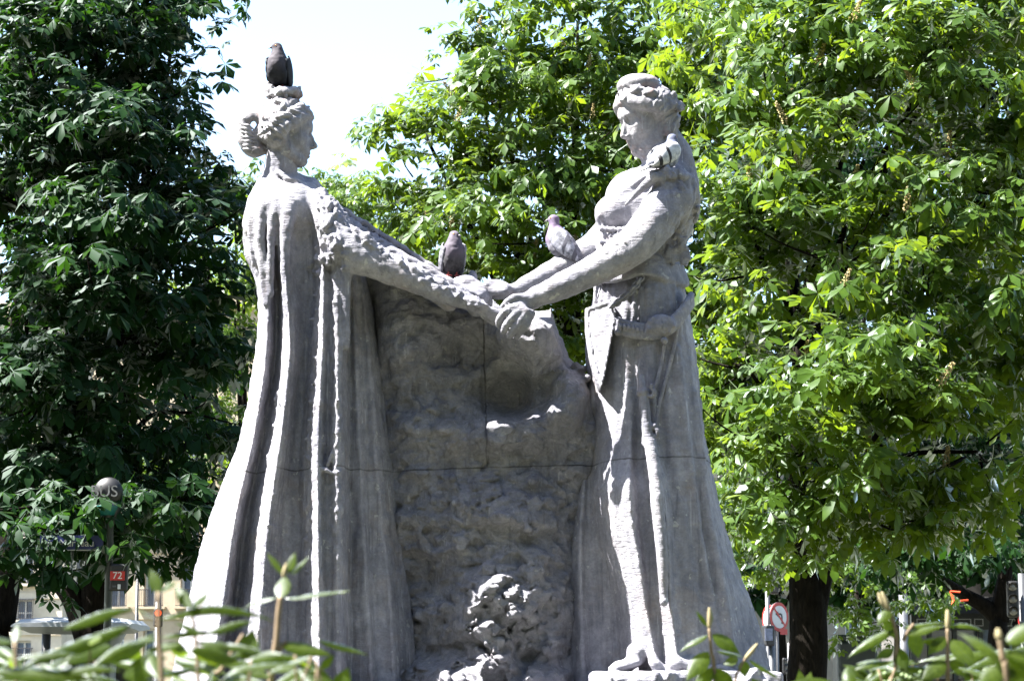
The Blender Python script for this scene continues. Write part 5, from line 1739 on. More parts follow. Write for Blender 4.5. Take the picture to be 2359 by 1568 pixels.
def signal(label, px, py, Y, nl, facing, lit=None, r=.10, post_top=None, side=0.0, name='traffic_light', group='traffic lights around the square', post=True, dx=0.0):
    """a signal head with hooded round lenses; facing is the direction its lenses look"""
    c = W(px, py, Y)
    root = empty(name, (c[0], Y, 0), label, 'traffic light', group)
    f = Vector(facing).normalized()
    q = f.to_track_quat('Y', 'Z').to_matrix()
    h = r * 2.55
    if post:
        MB().lathe([(.07, 0), (.055, .3), (.045, 1), (.045, c[2] + (post_top or nl * h / 2 + .1))], Vector((c[0] + dx, Y, 0)) - f * (r * .8 + .05), 12).build('post', M_GREY, root, True)
    b = MB().box(c, (r * 1.25, r * .8, nl * h / 2), q).build('housing', M_BLACK if name != 'grey' else M_GREY, root, bevel=.03)
    for i in range(nl):
        lc = Vector(c) + Vector((0, 0, (nl - 1) / 2 * h - i * h)) + f * r * .82
        M = f.to_track_quat('Z', 'Y').to_matrix()
        mat = M_LENS
        if lit is not None and i == lit[0]: mat = lit[1]
        MB().lathe([(r * .92, -.01), (r * .88, .012), (r * .5, .03), (.002, .036)], lc, 20, M).build('lens', mat, b, True)
        # hood
        vs, fs = [], []
        n = 12
        for j in range(n + 1):
            a = math.pi * (-.08 + 1.16 * j / n)
            for t in (0, 1):
                for rr in (1.0, 1.06):
                    p0 = Vector((math.cos(a) * r * rr, math.sin(a) * r * rr, .0 + t * r * (1.25 if 2 < j < n - 2 else .9)))
                    vs.append((p0, t))
        R3 = Matrix((f.cross(Vector((0, 0, 1))), Vector((0, 0, 1)), f)).transposed()
        vv = [lc + R3 @ Vector((p0.x, p0.y, p0.z)) for p0, t in vs]
        for j in range(n):
            k = j * 4
            fs += [(k, k + 4, k + 6, k + 2), (k + 1, k + 3, k + 7, k + 5), (k + 2, k + 6, k + 7, k + 3)]
        ob('hood', mesh_from('hood', vv, fs), M_BLACK, b)
    return root


M_LENS = simple('unlit_lens', (0.16, 0.15, 0.14), 0.2, var=.2)
mm, nt_, bb = new_mat('lit_orange_lens')
bb.inputs['Base Color'].default_value = (.9, .12, .02, 1)
bb.inputs['Emission Color'].default_value = (1.0, .10, .015, 1)
bb.inputs['Emission Strength'].default_value = 0.22
M_LIT = mm

signal('small signal with a glowing orange lamp behind the leaves at lower left', 364, 1422, 22, 2, (0.15, -1, 0), (0, M_LIT), r=.055)
signal('black three lamp traffic light side on above the no left turn sign', 1782, 1320, 33.6, 3, (1, -.12, 0), r=.105)
signal('grey three lamp traffic light facing the camera at the right edge', 2332, 1379, 17.0, 3, (-.12, -1, 0), r=.061, dx=.13)
signal('tiny three lamp repeater low on the post beside the right trunk', 1806, 1533, 33.4, 3, (1, -.5, 0), r=.042, name='signal_repeater', post=False)


def ring_sign(label, px, py, Y, r, face, inner, bar=True, arrow=False, name='road_sign', post=True, dxp=0.0):
    c = Vector(W(px, py, Y)); f = Vector(face).normalized()
    root = empty(name, (c.x, Y, 0), label, 'road sign', 'round road signs')
    disc(c, r, .02, 32, f).build('plate', M_GREY, root, False)
    M = f.to_track_quat('Z', 'Y').to_matrix()
    R3 = Matrix((Vector((0, 0, 1)).cross(f), Vector((0, 0, 1)), f)).transposed()
    disc(c + f * .013, r * .985, .006, 36, f).build('red_ring', M_RED, root)
    disc(c + f * .018, r * .76, .006, 36, f).build('sign_face', inner, root)
    if arrow:
        a = MB()
        pts = [(.26, -.42), (.26, .02), (.22, .14), (.10, .2), (-.12, .2)]
        for p, q in zip(pts[:-1], pts[1:]):
            d = Vector((q[0] - p[0], q[1] - p[1])); L = d.length / 2; an = math.atan2(d.y, d.x)
            mid = Vector(((p[0] + q[0]) / 2 * r, (p[1] + q[1]) / 2 * r, .0232))
            a.box(c + R3 @ mid, ((L + .04) * r, .065 * r, .0012), R3 @ Matrix.Rotation(an, 3, 'Z'))
        M4 = Matrix.Translation(c + f * .0234) @ R3.to_4x4()
        a.prism([(-.12 * r, .40 * r), (-.45 * r, .2 * r), (-.12 * r, 0)], .002, M4)
        a.build('turn_arrow', M_BLACK, root)
    if bar:
        MB().box(c + f * .0262, (r * .80, r * .07, .0015), R3 @ Matrix.Rotation(R(-45), 3, 'Z')).build('red_bar', M_RED, root)
    if post:
        MB().lathe([(.04, 0), (.04, c.z + r * .6)], Vector((c.x + dxp, Y, 0)) - f * .06, 10).build('post', M_GREY, root, True)
    return root


ring_sign('round no left turn sign with red ring and bar on the post', 1793, 1420, 33.6, .29, (.70, -.72, 0), M_WHITE, True, True)
ring_sign('round sign seen nearly edge on, back to back with the no left turn sign', 1772, 1424, 33.8, .28, (-.92, -.38, 0), M_WHITE, False)
ring_sign('red and blue no parking sign cut by the right frame edge', 2362, 1428, 29, .14, (-.45, -.9, 0), M_BLUE, True)
# lantern-like pedestrian lamp and red plate on the same corner
ped = empty('pedestrian_signal', tuple(W(1770, 1500, 33.2) * np.array((1, 1, 0))), 'dark pedestrian signal box with bluish glass under the road signs', 'signal')
c_ = W(1769, 1463, 33.2)
b_ = MB().box(c_, (.10, .10, .20), Matrix.Rotation(R(25), 3, 'Z')).build('housing', M_BLACK, ped, bevel=.03)
MB().box(c_ + np.array((.0, -.115, .02)), (.075, .012, .12), Matrix.Rotation(R(5), 3, 'Z')).build('glass', simple('blue_glass', (.16, .18, .26), .15, var=.4, scale=16), b_)
MB().lathe([(.05, 0), (.05, c_[2] - .15)], (c_[0] + .06, 33.25, 0), 10).build('post', M_GREY, ped, True)
rp = MB().box(W(1805, 1454, 33.5), (.09, .01, .055), Matrix.Rotation(R(40), 3, 'Z')).build('red_plate', M_RED)
tag(rp, 'small red plate under the no left turn sign', 'plate')
st = MB().lathe([(.035, 0), (.035, W(1818, 1480, 33)[2])], (W(1818, 1500, 33)[0], 33, 0), 10).build('thin_post', simple('stickered_post', (.28, .27, .3), .5, var=.5, scale=20), None, True)
tag(st, 'thin grey post with stickers left of the dark tree trunk', 'post')


def lamp_post():
    Y = 60.0
    x = W(315, 1400, Y)[0]; zt = W(315, 1282, Y)[2]
    root = empty('lamp_post', (x, Y, 0), 'slender dark lamp post with two curved arms before the cream building', 'lamp post')
    MB().lathe([(.12, 0), (.09, .8), (.055, 1.0), (.05, zt)], (x, Y, 0), 10).build('post', M_BLACK, root, True)
    for s in (-1, 1):
        pts = catmull([(x, Y, zt - .25), (x + s * .12, Y, zt - .10), (x + s * .26, Y, zt - .08), (x + s * .34, Y, zt - .16)], 5)
        MB().tube(pts, .018, 6).build('arm', M_BLACK, root, True)
        MB().lathe([(.02, .0), (.07, -.05), (.09, -.12), (.03, -.2)], (x + s * .34, Y, zt - .14), 12).build('lantern', M_WHITE, root, True)


lamp_post()


# ------------------------------------------------------------------ cream stone building on the left
def stone_wall_mat(name, col):
    m, nt, b = new_mat(name)
    g = nt.nodes.new('ShaderNodeNewGeometry')
    n = noise(nt, g.outputs['Position'], .6, 5); n2 = noise(nt, g.outputs['Position'], 6, 4)
    c = ramp(nt, n.outputs[0], [(.3, tuple(x * .85 for x in col)), (.7, tuple(x * 1.1 for x in col))]).outputs[0]
    c = mixc(nt, .5, c, ramp(nt, n2.outputs[0], [(.3, (.85, .84, .82)), (.7, (1.08, 1.08, 1.08))]).outputs[0], 'MULTIPLY')
    nt.links.new(c, b.inputs['Base Color']); b.inputs['Roughness'].default_value = .9
    return m


M_CREAM = stone_wall_mat('cream_limestone', (.40, .33, .235))
M_CURTAIN = simple('blue_curtain', (.07, .10, .15), .35, var=.4, scale=3)
M_IRON = simple('wrought_iron', (.02, .02, .025), .6)


def building(label, x0, x1, Y, ztop, wins, floors, seed, mat=M_CREAM, turn=0.0):
    root = empty('apartment_building', ((x0 + x1) / 2, Y, 0), label, 'building')
    W2 = (x1 - x0) / 2; xc = (x0 + x1) / 2
    MB().box((xc, Y + 1.5, ztop / 2), (W2, 1.2, ztop / 2)).build('back_wall', mat, root)
    # the front: piers between the windows and bands between the floors, so that the openings are real
    xs = [x0] + [v for w in wins for v in w] + [x1]
    k = 0
    for i in range(0, len(xs), 2):
        MB().box(((xs[i] + xs[i + 1]) / 2, Y, ztop / 2), ((xs[i + 1] - xs[i]) / 2, .28, ztop / 2)).build('pier', mat, root)
    zs = [0] + [v for f in floors for v in f] + [ztop]
    for (a, b) in wins:
        for i in range(0, len(zs), 2):
            MB().box(((a + b) / 2, Y, (zs[i] + zs[i + 1]) / 2), ((b - a) / 2 + .001, .272, (zs[i + 1] - zs[i]) / 2)).build('spandrel', mat, root)
        for (z0, z1) in floors:
            wn = MB()
            cx = (a + b) / 2; hw = (b - a) / 2
            for sx in (-1, 1):
                wn.box((cx + sx * (hw - .05), Y + .12, (z0 + z1) / 2), (.05, .04, (z1 - z0) / 2))
            wn.box((cx, Y + .12, z1 - .05), (hw - .1, .04, .05)).box((cx, Y + .12, z0 + .05), (hw - .1, .04, .05)).box((cx, Y + .118, (z0 + z1) / 2), (.045, .04, (z1 - z0) / 2 - .1)).box((cx, Y + .116, z1 - .62), (hw - .1, .035, .04))
            w = wn.build('window', M_WHITE, root)
            for sx in (-1, 1):
                MB().box((cx + sx * hw / 2, Y + .155, (z0 + z1) / 2), (hw / 2 - .05, .01, (z1 - z0) / 2 - .1)).build('pane', M_CURTAIN, w)
            bl = MB()
            for j in range(13):
                bl.box((cx - hw - .15 + (2 * hw + .3) * j / 12, Y - .55, z0 + .45), (.012, .012, .45))
            bl.box((cx, Y - .55, z0 + .92), (hw + .2, .025, .025)).box((cx, Y - .55, z0 + .05), (hw + .2, .02, .02))
            bl.build('railing', M_IRON, root)
            MB().box((cx, Y - .43, z0 - .07), (hw + .3, .20, .06)).build('balcony_slab', mat, root)
    for (z0, z1) in floors[1:]:
        MB().box((xc, Y - .32, z0 - .55), (W2, .06, .14)).build('cornice', mat, root)
    MB().box((xc, Y - .45, ztop - .3), (W2 + .2, .3, .3)).build('roof_cornice', mat, root)
    root.rotation_euler.z = turn
    return root


def buildings():
    Y = 118.0
    X = lambda px: W(px, 1450, Y)[0]
    Z = lambda py: W(1179, py, Y)[2]
    wins = [(X(c - 21), X(c + 21)) for c in (205, 262, 349, 436, 523, 610, 697)]
    h = Z(1297) - Z(1396)
    building('cream stone apartment block with tall curtained windows right of the forked trunk', X(158), X(780), Y, 24, wins,
             [(Z(1396) - 4.1, Z(1396) - 1.2), (Z(1396), Z(1297)), (Z(1396) + 3.6, Z(1297) + 3.6), (Z(1396) + 7.2, Z(1297) + 7.2)], 1, turn=R(-9))
    Y = 96.0
    wins = [(X(c - 17), X(c + 17)) for c in (-100, -20, 62, 122)]
    Xn = lambda px: W(px, 1450, Y)[0]
    wins = [(Xn(c - 22), Xn(c + 22)) for c in (-130, -40, 62)]
    Zn = lambda py: W(1179, py, Y)[2]
    building('bright cream corner building with iron balconies at the left edge', Xn(-260), Xn(157), Y, 20, wins,
             [(Zn(1540) , Zn(1475)), (Zn(1428), Zn(1380)), (Zn(1345), Zn(1270)), (Zn(1345) + 3.4, Zn(1270) + 3.4)], 2, stone_wall_mat('pale_limestone', (.48, .42, .33)), R(-10))
    dp = MB().lathe([(.09, 0), (.09, 18)], (W(178, 1450, 95.5)[0], 95.4, 0), 10).build('drainpipe', M_GREY, None, True)
    tag(dp, 'grey drainpipe down the corner of the cream buildings', 'drainpipe')
    # tall dim blocks far behind the right-hand trees
    Y = 140.0
    X3 = lambda px: W(px, 1450, Y)[0]
    wins = [(X3(c - 20), X3(c + 20)) for c in range(1680, 2700, 95)]
    building('grey stone apartment block hidden behind the right hand trees', X3(1600), X3(2760), Y, 23, wins, [(5, 7.6), (8.8, 11.4), (12.6, 15.2)], 3, stone_wall_mat('grey_limestone', (.14, .13, .11)))


buildings()


# ------------------------------------------------------------------ cafe and kerbside things on the right
def cafe():
    Y = 58.0
    X = lambda px: W(px, 1450, Y)[0]
    Z = lambda py: W(1179, py, Y)[2]
    root = empty('cafe_front', (X(2230), Y, 0), 'dark green cafe front with awning and lettered fascia behind the right bushes', 'cafe')
    x0, x1 = X(2095), X(2560)
    MB().box(((x0 + x1) / 2, Y + 3, Z(1300) / 2 + 1), ((x1 - x0) / 2, 2.6, Z(1300) / 2 + 1)).build('wall', stone_wall_mat('cafe_wall', (.07, .065, .06)), root)
    # sloping awning in folds
    vs, fs = [], []
    n = 24
    for i in range(n + 1):
        x = x0 + (x1 - x0) * i / n
        for y, z in ((Y + .3, Z(1372)), (Y - .6, Z(1392)), (Y - 1.6, Z(1416)), (Y - 1.6, Z(1428) + .06 * (i % 2))):
            vs.append((x, y, z))
    for i in range(n):
        for j in range(3):
            a = i * 4 + j
            fs.append((a, a + 1, a + 5, a + 4))
    aw = ob('awning', mesh_from('awning', vs, fs, False), simple('awning_canvas', (.014, .015, .0145), .8, var=.3, scale=5), root)
    md = aw.modifiers.new('thickness', 'SOLIDIFY'); md.thickness = .03
    fa = MB().box(((x0 + x1) / 2, Y - .2, Z(1433)), ((x1 - x0) / 2, .12, .22)).build('fascia', M_DGREEN, root)
    for a, b in ((2175, 2231), (2240, 2259), (2302, 2352), (2108, 2165)):
        fr = MB()
        xa, xb = X(a), X(b); za, zb = Z(1441), Z(1426)
        for xx in (xa, xb): fr.box((xx, Y - .335, (za + zb) / 2), (.012, .01, (zb - za) / 2 + .012))
        for zz in (za, zb): fr.box(((xa + xb) / 2, Y - .3352, zz), ((xb - xa) / 2 - .012, .01, .012))
        fr.build('gilt_frame', M_PALE, fa)
    text('Pr', (X(2330), Y - .335, Z(1433)), .26, M_PALE, fa, shear=.3)
    for i, px in enumerate((2110, 2165, 2225, 2285, 2345)):
        MB().box((X(px), Y - .1, Z(1500)), (.30, .03, .8)).build('shop_window', M_CURTAIN if px > 2270 else M_GLASS, root)
    for px in (2100, 2138, 2195, 2255, 2315):
        MB().box((X(px), Y - .14, Z(1500)), (.06, .08, .95)).build('mullion', M_DGREEN, root)
    q = lambda px, py: W(px, py, 16.8)
    cl = MB().tube([q(2187, 1362), q(2194, 1374), q(2196, 1382), q(2191, 1391)], [.012, .05, .045, .008], 6, flat=.3)
    cl.tube([q(2188, 1361), q(2211, 1363)], [.012, .014], 5)
    o = cl.build('orange_banner', M_ORANGE, None); tag(o, 'torn orange banner hanging under the branch over the cafe awning', 'banner')
    o = MB().box(q(2221, 1382), (.05, .012, .012), Matrix.Rotation(R(-4), 3, 'Y')).build('orange_strip', M_ORANGE, None, bevel=.005); tag(o, 'short orange strip right of the hanging orange banner', 'strip')


cafe()


def kerb_things():
    Y = 30.0
    X = lambda px: W(px, 1450, Y)[0]
    Z = lambda py: W(1179, py, Y)[2]
    r = empty('recycling_bin', (X(1968), Y, 0), 'large dark green street bin behind the right bush', 'bin')
    MB().box((X(1968), Y, Z(1475) / 2), ((X(2014) - X(1920)) / 2, .35, Z(1475) / 2)).build('bin_body', M_DGREEN, r, bevel=.06)
    MB().box((X(1968), Y, Z(1468)), ((X(2018) - X(1916)) / 2, .38, .05)).build('lid', M_DGREEN, r, bevel=.03)
    p_ = empty('poster_panel', (X(1909), Y + 1, 0), 'pale narrow information panel right of the dark trunk', 'panel')
    MB().box((X(1909), Y + 1, Z(1486) / 2), (.055, .06, Z(1486) / 2)).build('frame', M_PALE, p_, bevel=.01)
    MB().box((X(1908), Y + .93, Z(1500)), (.04, .006, .06)).build('notice', M_WHITE, p_)
    g = MB().lathe([(.11, 0), (.10, Z(1300))], (W(2081, 1450, 42)[0], 42, 0), 14).build('grey_post', M_GREY, None, True)
    tag(g, 'thick pale grey post between the slim tree and the cafe', 'post')
    # parked van glimpsed at the kerb
    Y = 36
    v = empty('parked_car', (W(2130, 1500, Y)[0], Y, 0), 'dark parked car glimpsed between the right bush leaves', 'car')
    cx = W(2120, 1500, Y)[0]
    pts = [(-2.1, .35), (-2.1, .85), (-1.2, 1.0), (-.6, 1.5), (1.0, 1.55), (1.7, 1.05), (2.1, .95), (2.1, .35)]
    M4 = Matrix.Translation((cx, Y, 0)) @ Matrix.Rotation(R(90), 4, 'X')
    MB().prism(pts, 1.65, M4).build('body', M_BLACK, v, bevel=.08)
    for s in (-1.3, 1.35):
        for yy in (-.8, .8):
            MB().lathe([(.31, -.1), (.33, 0), (.31, .1)], (cx + s, Y + yy, .33), 18, Matrix.Rotation(R(90), 3, 'X')).build('wheel', M_BLACK, v, True)
    MB().prism([(-1.05, 1.02), (-.55, 1.44), (.15, 1.46), (.15, 1.0)], 1.67, M4).build('side_window', M_GLASS, v)
    MB().prism([(.25, 1.0), (.25, 1.46), (.95, 1.48), (1.5, 1.04)], 1.67, M4).build('side_window', M_GLASS, v)


kerb_things()
# ------------------------------------------------------------------ leatherleaf bushes in the foreground
def bush_leaf_mat():
    m = leaf_material('leatherleaf', (0.04, 0.066, 0.010), (0.07, 0.098, 0.018), (0.175, 0.265, 0.011), gloss=.42, tw=.5, sheen=.7)
    nt = m.node_tree
    tc = nt.nodes.new('ShaderNodeTexCoord')
    mp = nt.nodes.new('ShaderNodeMapping'); mp.inputs['Scale'].default_value = (1, 1, 1)
    nt.links.new(tc.outputs['Object'], mp.inputs['Vector'])
    n = noise(nt, mp.outputs[0], 26, 3)
    sp = nt.nodes.new('ShaderNodeSeparateXYZ'); nt.links.new(tc.outputs['Object'], sp.inputs[0])
    ay = math_n(nt, 'ABSOLUTE', sp.outputs[1])
    fr_ = math_n(nt, 'FRACT', math_n(nt, 'SUBTRACT', math_n(nt, 'MULTIPLY', sp.outputs[0], 10.0), math_n(nt, 'MULTIPLY', ay, 6.0)))
    tri = math_n(nt, 'ABSOLUTE', math_n(nt, 'SUBTRACT', fr_, 0.5))
    vein = math_n(nt, 'MAXIMUM', math_n(nt, 'LESS_THAN', tri, 0.07), math_n(nt, 'LESS_THAN', ay, 0.018))
    blem = ramp(nt, noise(nt, tc.outputs['Object'], 7, 3).outputs[0], [(.35, (.7, .72, .7)), (.66, (1.2, 1.15, 1.0))]).outputs[0]
    for x in list(nt.nodes):
        if x.bl_idname in ('ShaderNodeBsdfDiffuse', 'ShaderNodeBsdfTranslucent'):
            src = x.inputs[0].links[0].from_socket
            q = mixc(nt, 1.0, src, blem, 'MULTIPLY')
            q = mixc(nt, math_n(nt, 'MULTIPLY', vein, .55), q, (.10, .14, .05))
            nt.links.new(q, x.inputs[0])
    hgt = math_n(nt, 'SUBTRACT', n.outputs[0], math_n(nt, 'MULTIPLY', vein, .5))
    bp = nt.nodes.new('ShaderNodeBump'); bp.inputs['Strength'].default_value = .5; bp.inputs['Distance'].default_value = .03
    nt.links.new(hgt, bp.inputs['Height'])
    for x in nt.nodes:
        if x.bl_idname in ('ShaderNodeBsdfDiffuse', 'ShaderNodeBsdfGlossy'): nt.links.new(bp.outputs[0], x.inputs['Normal'])
    return m


M_BLEAF = bush_leaf_mat()
M_STEM = simple('tan_stem', (.14, .10, .058), .8, var=.25, scale=60)
M_BUD = simple('felted_bud', (.20, .17, .09), .8, var=.2, scale=80)


def blade(arch, curl, seed):
    """unit leaf: base at 0, tip at x=1, half width .5 at its broadest, normal +z"""
    rg = random.Random(seed)
    n, m = 14, 6
    vs, fs = [], []
    for i in range(n + 1):
        t = i / n
        w = .5 * math.sin(math.pi * t ** .82) ** (.9 if t < .45 else 1.25) + .010
        for j in range(m + 1):
            u = j / m * 2 - 1
            z = arch * 4 * t * (1 - t) * .25 + curl * u * u * w + .05 * abs(u) * w
            ve = .03 * math.sin((t * 17 - abs(u) * 3.2) * 2.2) * (1 - abs(abs(u) * 2 - 1) * .6)
            vs.append((t, u * w, z + ve * .6 + .01 * math.sin(t * 9 + seed)))
    for i in range(n):
        for j in range(m):
            a = i * (m + 1) + j
            fs.append((a, a + m + 1, a + m + 2, a + 1))
    me = mesh_from('leaf', vs, fs); me.materials.append(M_BLEAF)
    return me


BLADES = [blade(.35, -.25, 1), blade(.7, -.3, 2), blade(.12, -.15, 3), blade(1.0, -.35, 4), blade(-.3, .2, 5)]


def bleaf(root, bx, by, tx, ty, w, y, dy=0.0, face=.5, k=None, full=None):
    """a leaf from base to tip (picture units at depth y); w is its real width there; face turns it to the viewer"""
    a = V(bx, by, y); b = V(tx, ty, y + dy)
    ax = b - a; L = ax.length
    ax.normalize()
    n = Vector((0, 0, 1)) * (1 - face) + Vector((-.15, -1, 0)) * face
    n = (n - ax * n.dot(ax))
    if n.length < 1e-3: n = Vector((0, -1, 0))
    n.normalize()
    s = n.cross(ax)
    M = Matrix((ax, s, n)).transposed().to_4x4() @ Matrix.Diagonal((L, w * .76 * pm(y), L * .5, 1))
    M.translation = a
    o = bpy.data.objects.new('leaf', BLADES[k if k is not None else random.randrange(4)])
    COL.objects.link(o); o.parent = root
    o.matrix_local = Matrix.Translation(-root.location) @ M
    return o


def bstem(root, pts, r, y, name='stem', mat=None):
    P = catmull([V(px, py, y + (d[0] if d else 0)) for px, py, *d in pts], 5)
    rr = np.linspace(r * 1.15, r * .8, len(P)) * pm(y)
    if name == 'bud': rr = r * pm(y) * (np.sin(np.linspace(.15, .97, len(P)) * math.pi) ** .7 + .1)
    return ob(name, MB().tube(P, list(rr), 8).mesh(name, True), mat or M_STEM, root)


def fill(root, x0, x1, ytop, y, dyd, n, seed, wr=(30, 52), lr=(110, 190)):
    rg = random.Random(seed)
    for i in range(n):
        x = rg.uniform(x0, x1); yy = rg.uniform(ytop(x), 1680)
        a = rg.uniform(0, 2 * math.pi); L = rg.uniform(*lr)
        tx = x + math.cos(a) * L; ty = yy + math.sin(a) * L * .45 + 14
        if ty < ytop(tx): ty = ytop(tx) + rg.uniform(0, 20)
        bleaf(root, x, yy, tx, ty, rg.uniform(*wr), y + rg.uniform(-dyd, dyd), rg.uniform(-.05, .05), rg.uniform(.1, .8))
        if i % 3 == 0: bstem(root, [(x, yy), (x + rg.uniform(-30, 30), yy + 120), (x + rg.uniform(-40, 40), 1900)], 2.2, y + rg.uniform(-dyd, dyd))


# --- left bush
YL = -11.15
BL = empty('leatherleaf_bush', tuple(W(430, 1700, YL) * np.array((1, 1, 0))), 'out of focus leatherleaf bush with a tall shoot before the cloaked woman', 'bush', 'foreground bushes')
bstem(BL, [(600, 2100), (622, 1600), (630, 1515), (637, 1470), (641, 1413), (646, 1374)], 7.5, YL)
for s in ((648, 1376, 655, 1322, 50, .03, .92, 2), (638, 1376, 560, 1402, 30, .02, .25, 1), (658, 1378, 804, 1360, 40, -.01, .24, 2), (653, 1322, 613, 1270, 22, .01, .4, 2), (664, 1320, 680, 1270, 28, .01, .9, 2), (671, 1324, 711, 1281, 20, .02, .2, 2),
          (642, 1482, 771, 1510, 46, .0, .6, 0), (730, 1474, 849, 1509, 42, .02, .35, 0), (640, 1500, 560, 1520, 40, .02, .3, 0),
          (738, 1540, 770, 1508, 26, .0, .8, 2), (775, 1600, 802, 1535, 56, .0, .85, 2), (604, 1524, 709, 1552, 44, -.02, .45, 0), (523, 1522, 628, 1564, 56, -.02, .55, 0), (400, 1515, 525, 1553, 52, -.03, .6, 0)):
    bleaf(BL, s[0], s[1], s[2], s[3], s[4], YL, s[5], s[6], s[7])
bstem(BL, [(652, 1330), (656, 1312), (660, 1296)], 5, YL, 'bud', M_BUD)
bstem(BL, [(637, 1505), (648, 1490), (660, 1476)], 5, YL)
bstem(BL, [(700, 1650), (725, 1560), (742, 1536)], 5, YL)
# second and third shoots
bstem(BL, [(470, 2000), (456, 1560), (451, 1478), (441, 1398)], 4.5, YL - .25)
bstem(BL, [(380, 2000), (372, 1560), (366, 1470), (365, 1362)], 6, YL - .45)
bstem(BL, [(505, 2000), (480, 1600), (510, 1540), (560, 1460)], 5, YL - .1)
for s in ((441, 1400, 400, 1346, 36, .02, .75, 2), (443, 1400, 482, 1362, 30, .03, .5, 2), (365, 1364, 346, 1308, 40, .01, .85, 2), (368, 1362, 408, 1336, 30, .01, .5, 2),
          (372, 1424, 628, 1430, 42, .03, .16, 3), (300, 1440, 30, 1548, 60, -.08, .5, 0), (143, 1450, 320, 1402, 52, .05, .42, 1), (318, 1402, 356, 1428, 34, .02, .35, 0), (253, 1528, 362, 1456, 46, .02, .65, 0), (283, 1558, 385, 1512, 72, -.02, .8, 2),
          (476, 1459, 594, 1430, 34, .02, .5, 1), (470, 1462, 400, 1432, 34, .0, .35, 0), (560, 1520, 583, 1446, 66, .02, .9, 2), (486, 1545, 490, 1500, 48, .03, .9, 2), (507, 1520, 508, 1472, 32, .0, .9, 2), (366, 1470, 250, 1500, 40, .0, .3, 1), (372, 1468, 520, 1462, 36, .02, .25, 1),
          (420, 1480, 330, 1500, 40, .0, .5, 0), (450, 1478, 560, 1500, 40, .0, .35, 1)):
    bleaf(BL, s[0], s[1], s[2], s[3], s[4], YL - .3, s[5], s[6], s[7])
bstem(BL, [(60, 2000), (40, 1600), (34, 1476)], 5, YL - .4)
for s in ((34, 1478, 40, 1434, 30, .02, .9, 2), (-20, 1545, 230, 1566, 64, .0, .5, 0), (136, 1546, 282, 1545, 44, .0, .4, 1), (52, 1512, 197, 1514, 36, .0, .2, 1), (30, 1480, -40, 1470, 40, .0, .4, 0)):
    bleaf(BL, s[0], s[1], s[2], s[3], s[4], YL - .5, s[5], s[6], s[7])
topL = lambda x: 1474 + 22 * math.sin(x * .017) + (20 if x < 150 else 0) + (45 if x > 600 else 0) + (60 if x > 760 else 0)
fill(BL, -60, 800, topL, YL - .2, .25, 140, 5)
fill(BL, -60, 860, lambda x: 1570, YL, .3, 50, 6)

# --- right bush by the woman's hem
YR = -10.0
BR = empty('leatherleaf_bush', tuple(W(1660, 1700, YR) * np.array((1, 1, 0))), 'small leatherleaf bush with upright buds in front of the armoured woman\'s hem', 'bush', 'foreground bushes')
bstem(BR, [(1660, 2000), (1646, 1568), (1638, 1500), (1633, 1444)], 4.2, YR)
bstem(BR, [(1690, 2000), (1692, 1600), (1704, 1540), (1716, 1516)], 3.2, YR)
bstem(BR, [(1633, 1446), (1634, 1420), (1633, 1398)], 5, YR, 'bud', M_BUD)
bstem(BR, [(1716, 1516), (1730, 1500), (1744, 1481)], 5, YR, 'bud', M_BUD)
for s in ((1629, 1442, 1601, 1404, 15, .0, .6, 2), (1635, 1442, 1636, 1398, 15, .01, .6, 2), (1631, 1462, 1564, 1502, 32, .0, .35, 1), (1640, 1460, 1705, 1506, 46, .0, .6, 1), (1631, 1500, 1580, 1568, 56, -.02, .7, 0), (1648, 1498, 1712, 1513, 34, .02, .35, 0),
          (1722, 1517, 1797, 1566, 28, .0, .35, 0), (1712, 1520, 1716, 1560, 36, .0, .8, 0), (1700, 1515, 1664, 1530, 36, .0, .5, 0), (1640, 1540, 1700, 1590, 50, .0, .6, 0), (1600, 1590, 1650, 1530, 46, .0, .7, 0), (1850, 1600, 1840, 1540, 34, .0, .7, 2), (1855, 1590, 1868, 1545, 30, 0, .6, 2), (1760, 1600, 1730, 1560, 40, .0, .6, 0)):
    bleaf(BR, s[0], s[1], s[2], s[3], s[4], YR, s[5], s[6], s[7])
fill(BR, 1600, 1780, lambda x: 1568 + abs(x - 1680) * .15, YR, .2, 18, 8)

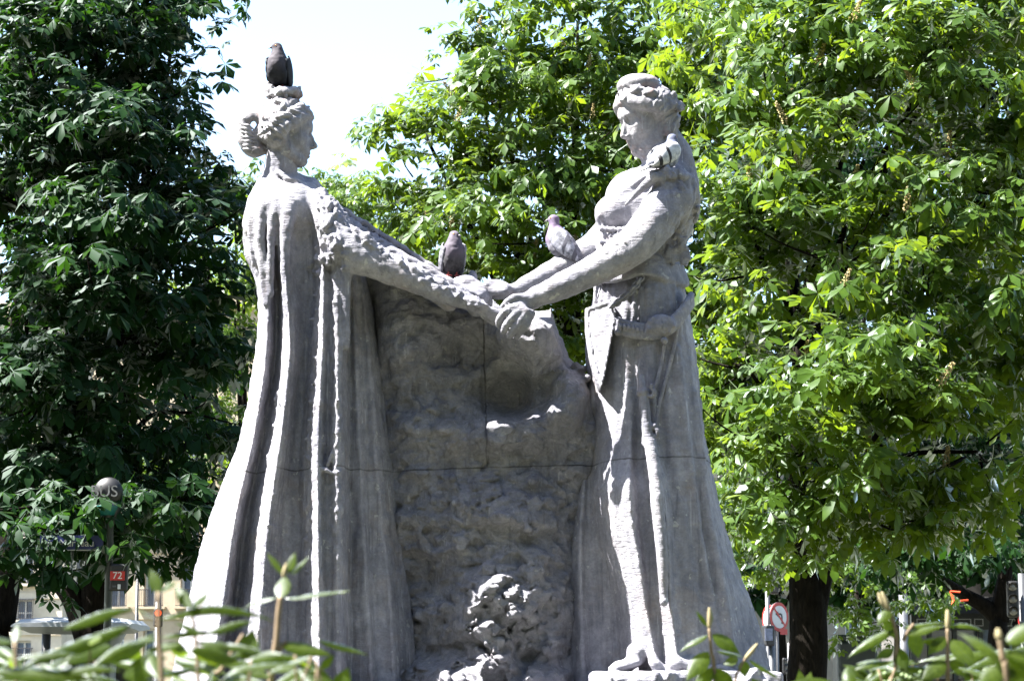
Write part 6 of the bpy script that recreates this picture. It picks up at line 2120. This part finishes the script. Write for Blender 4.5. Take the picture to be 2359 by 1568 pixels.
# --- bush in the right corner
YC = -10.25
BC = empty('leatherleaf_bush', tuple(W(2150, 1700, YC) * np.array((1, 1, 0))), 'sunlit leatherleaf bush filling the lower right corner', 'bush', 'foreground bushes')
bstem(BC, [(2070, 2000), (2062, 1562), (2066, 1490), (2060, 1440), (2046, 1402)], 5, YC)
bstem(BC, [(2190, 2000), (2183, 1565), (2182, 1500), (2182, 1446)], 5, YC)
bstem(BC, [(2080, 1475), (2090, 1455), (2104, 1436)], 4.5, YC)
bstem(BC, [(2046, 1404), (2040, 1385), (2030, 1362)], 6, YC, 'bud', M_BUD)
bstem(BC, [(2040, 1400), (2030, 1384), (2022, 1364)], 5, YC, 'bud', M_BUD)
bstem(BC, [(2182, 1447), (2183, 1425), (2181, 1403)], 6, YC, 'bud', M_BUD)
for s in ((2050, 1402, 2020, 1442, 36, -.01, .6, 1), (2035, 1426, 2073, 1476, 38, .0, .7, 0), (2060, 1448, 1950, 1516, 38, .0, .5, 1), (2074, 1446, 2178, 1434, 30, .02, .3, 0), (2080, 1462, 2176, 1441, 34, .0, .45, 0), (2103, 1454, 2116, 1516, 46, .0, .85, 2),
          (2066, 1490, 2090, 1551, 44, -.01, .8, 0), (2058, 1494, 2016, 1516, 38, .0, .55, 0), (2050, 1522, 1955, 1548, 36, .0, .4, 1), (2178, 1466, 2136, 1507, 42, .0, .65, 1), (2186, 1440, 2269, 1457, 30, .02, .3, 3), (2188, 1472, 2254, 1540, 54, -.02, .75, 0), (2178, 1522, 2122, 1566, 54, -.01, .7, 0), (2186, 1520, 2240, 1560, 44, .0, .6, 0),
          (2010, 1560, 1940, 1530, 36, .0, .5, 0), (2000, 1590, 1970, 1540, 40, .0, .7, 0), (2110, 1600, 2150, 1530, 44, .0, .7, 0), (2170, 1480, 2120, 1475, 36, .01, .5, 0), (2250, 1600, 2230, 1520, 50, .0, .7, 2), (2280, 1540, 2330, 1500, 46, .0, .5, 0)):
    bleaf(BC, s[0], s[1], s[2], s[3], s[4], YC, s[5], s[6], s[7])
bstem(BC, [(2330, 2000), (2316, 1565), (2310, 1520), (2302, 1470)], 8, YC - 1.2)
bstem(BC, [(2303, 1474), (2300, 1462), (2297, 1446)], 8, YC - 1.2, 'bud', M_BUD)
for s in ((2312, 1525, 2206, 1456, 44, .02, .5, 1), (2316, 1482, 2400, 1430, 60, .0, .6, 0), (2318, 1500, 2400, 1520, 56, .0, .5, 0), (2312, 1535, 2250, 1580, 60, .0, .7, 0), (2316, 1545, 2390, 1590, 66, .0, .7, 0), (2340, 1560, 2280, 1500, 50, .0, .6, 2)):
    bleaf(BC, s[0], s[1], s[2], s[3], s[4], YC - 1.2, s[5], s[6], s[7])
topC = lambda x: 1526 - max(0, (x - 2050)) * .13
fill(BC, 1950, 2420, topC, YC, .25, 120, 9, (26, 46), (100, 170))
fill(BC, 1900, 2420, lambda x: 1570, YC, .3, 40, 10)


def small_flower_buds():
    rg = random.Random(3)
    me = MB().lathe([(.001, -1), (.7, -.7), (1, 0), (.7, .7), (.001, 1)], (0, 0, 0), 8).mesh('flower_bud', True)
    me.materials.append(simple('green_bud', (.16, .22, .10), .7, var=.3, scale=2))
    for i in range(46):
        o = bpy.data.objects.new('flower_bud', me); COL.objects.link(o); o.parent = BC
        o.location = V(2070 + rg.gauss(0, 24), 1562 + rg.gauss(0, 8), YC + rg.gauss(0, .02)) - BC.location
        k = rg.uniform(3, 5.5) * pm(YC); o.scale = (k, k, k)


small_flower_buds()
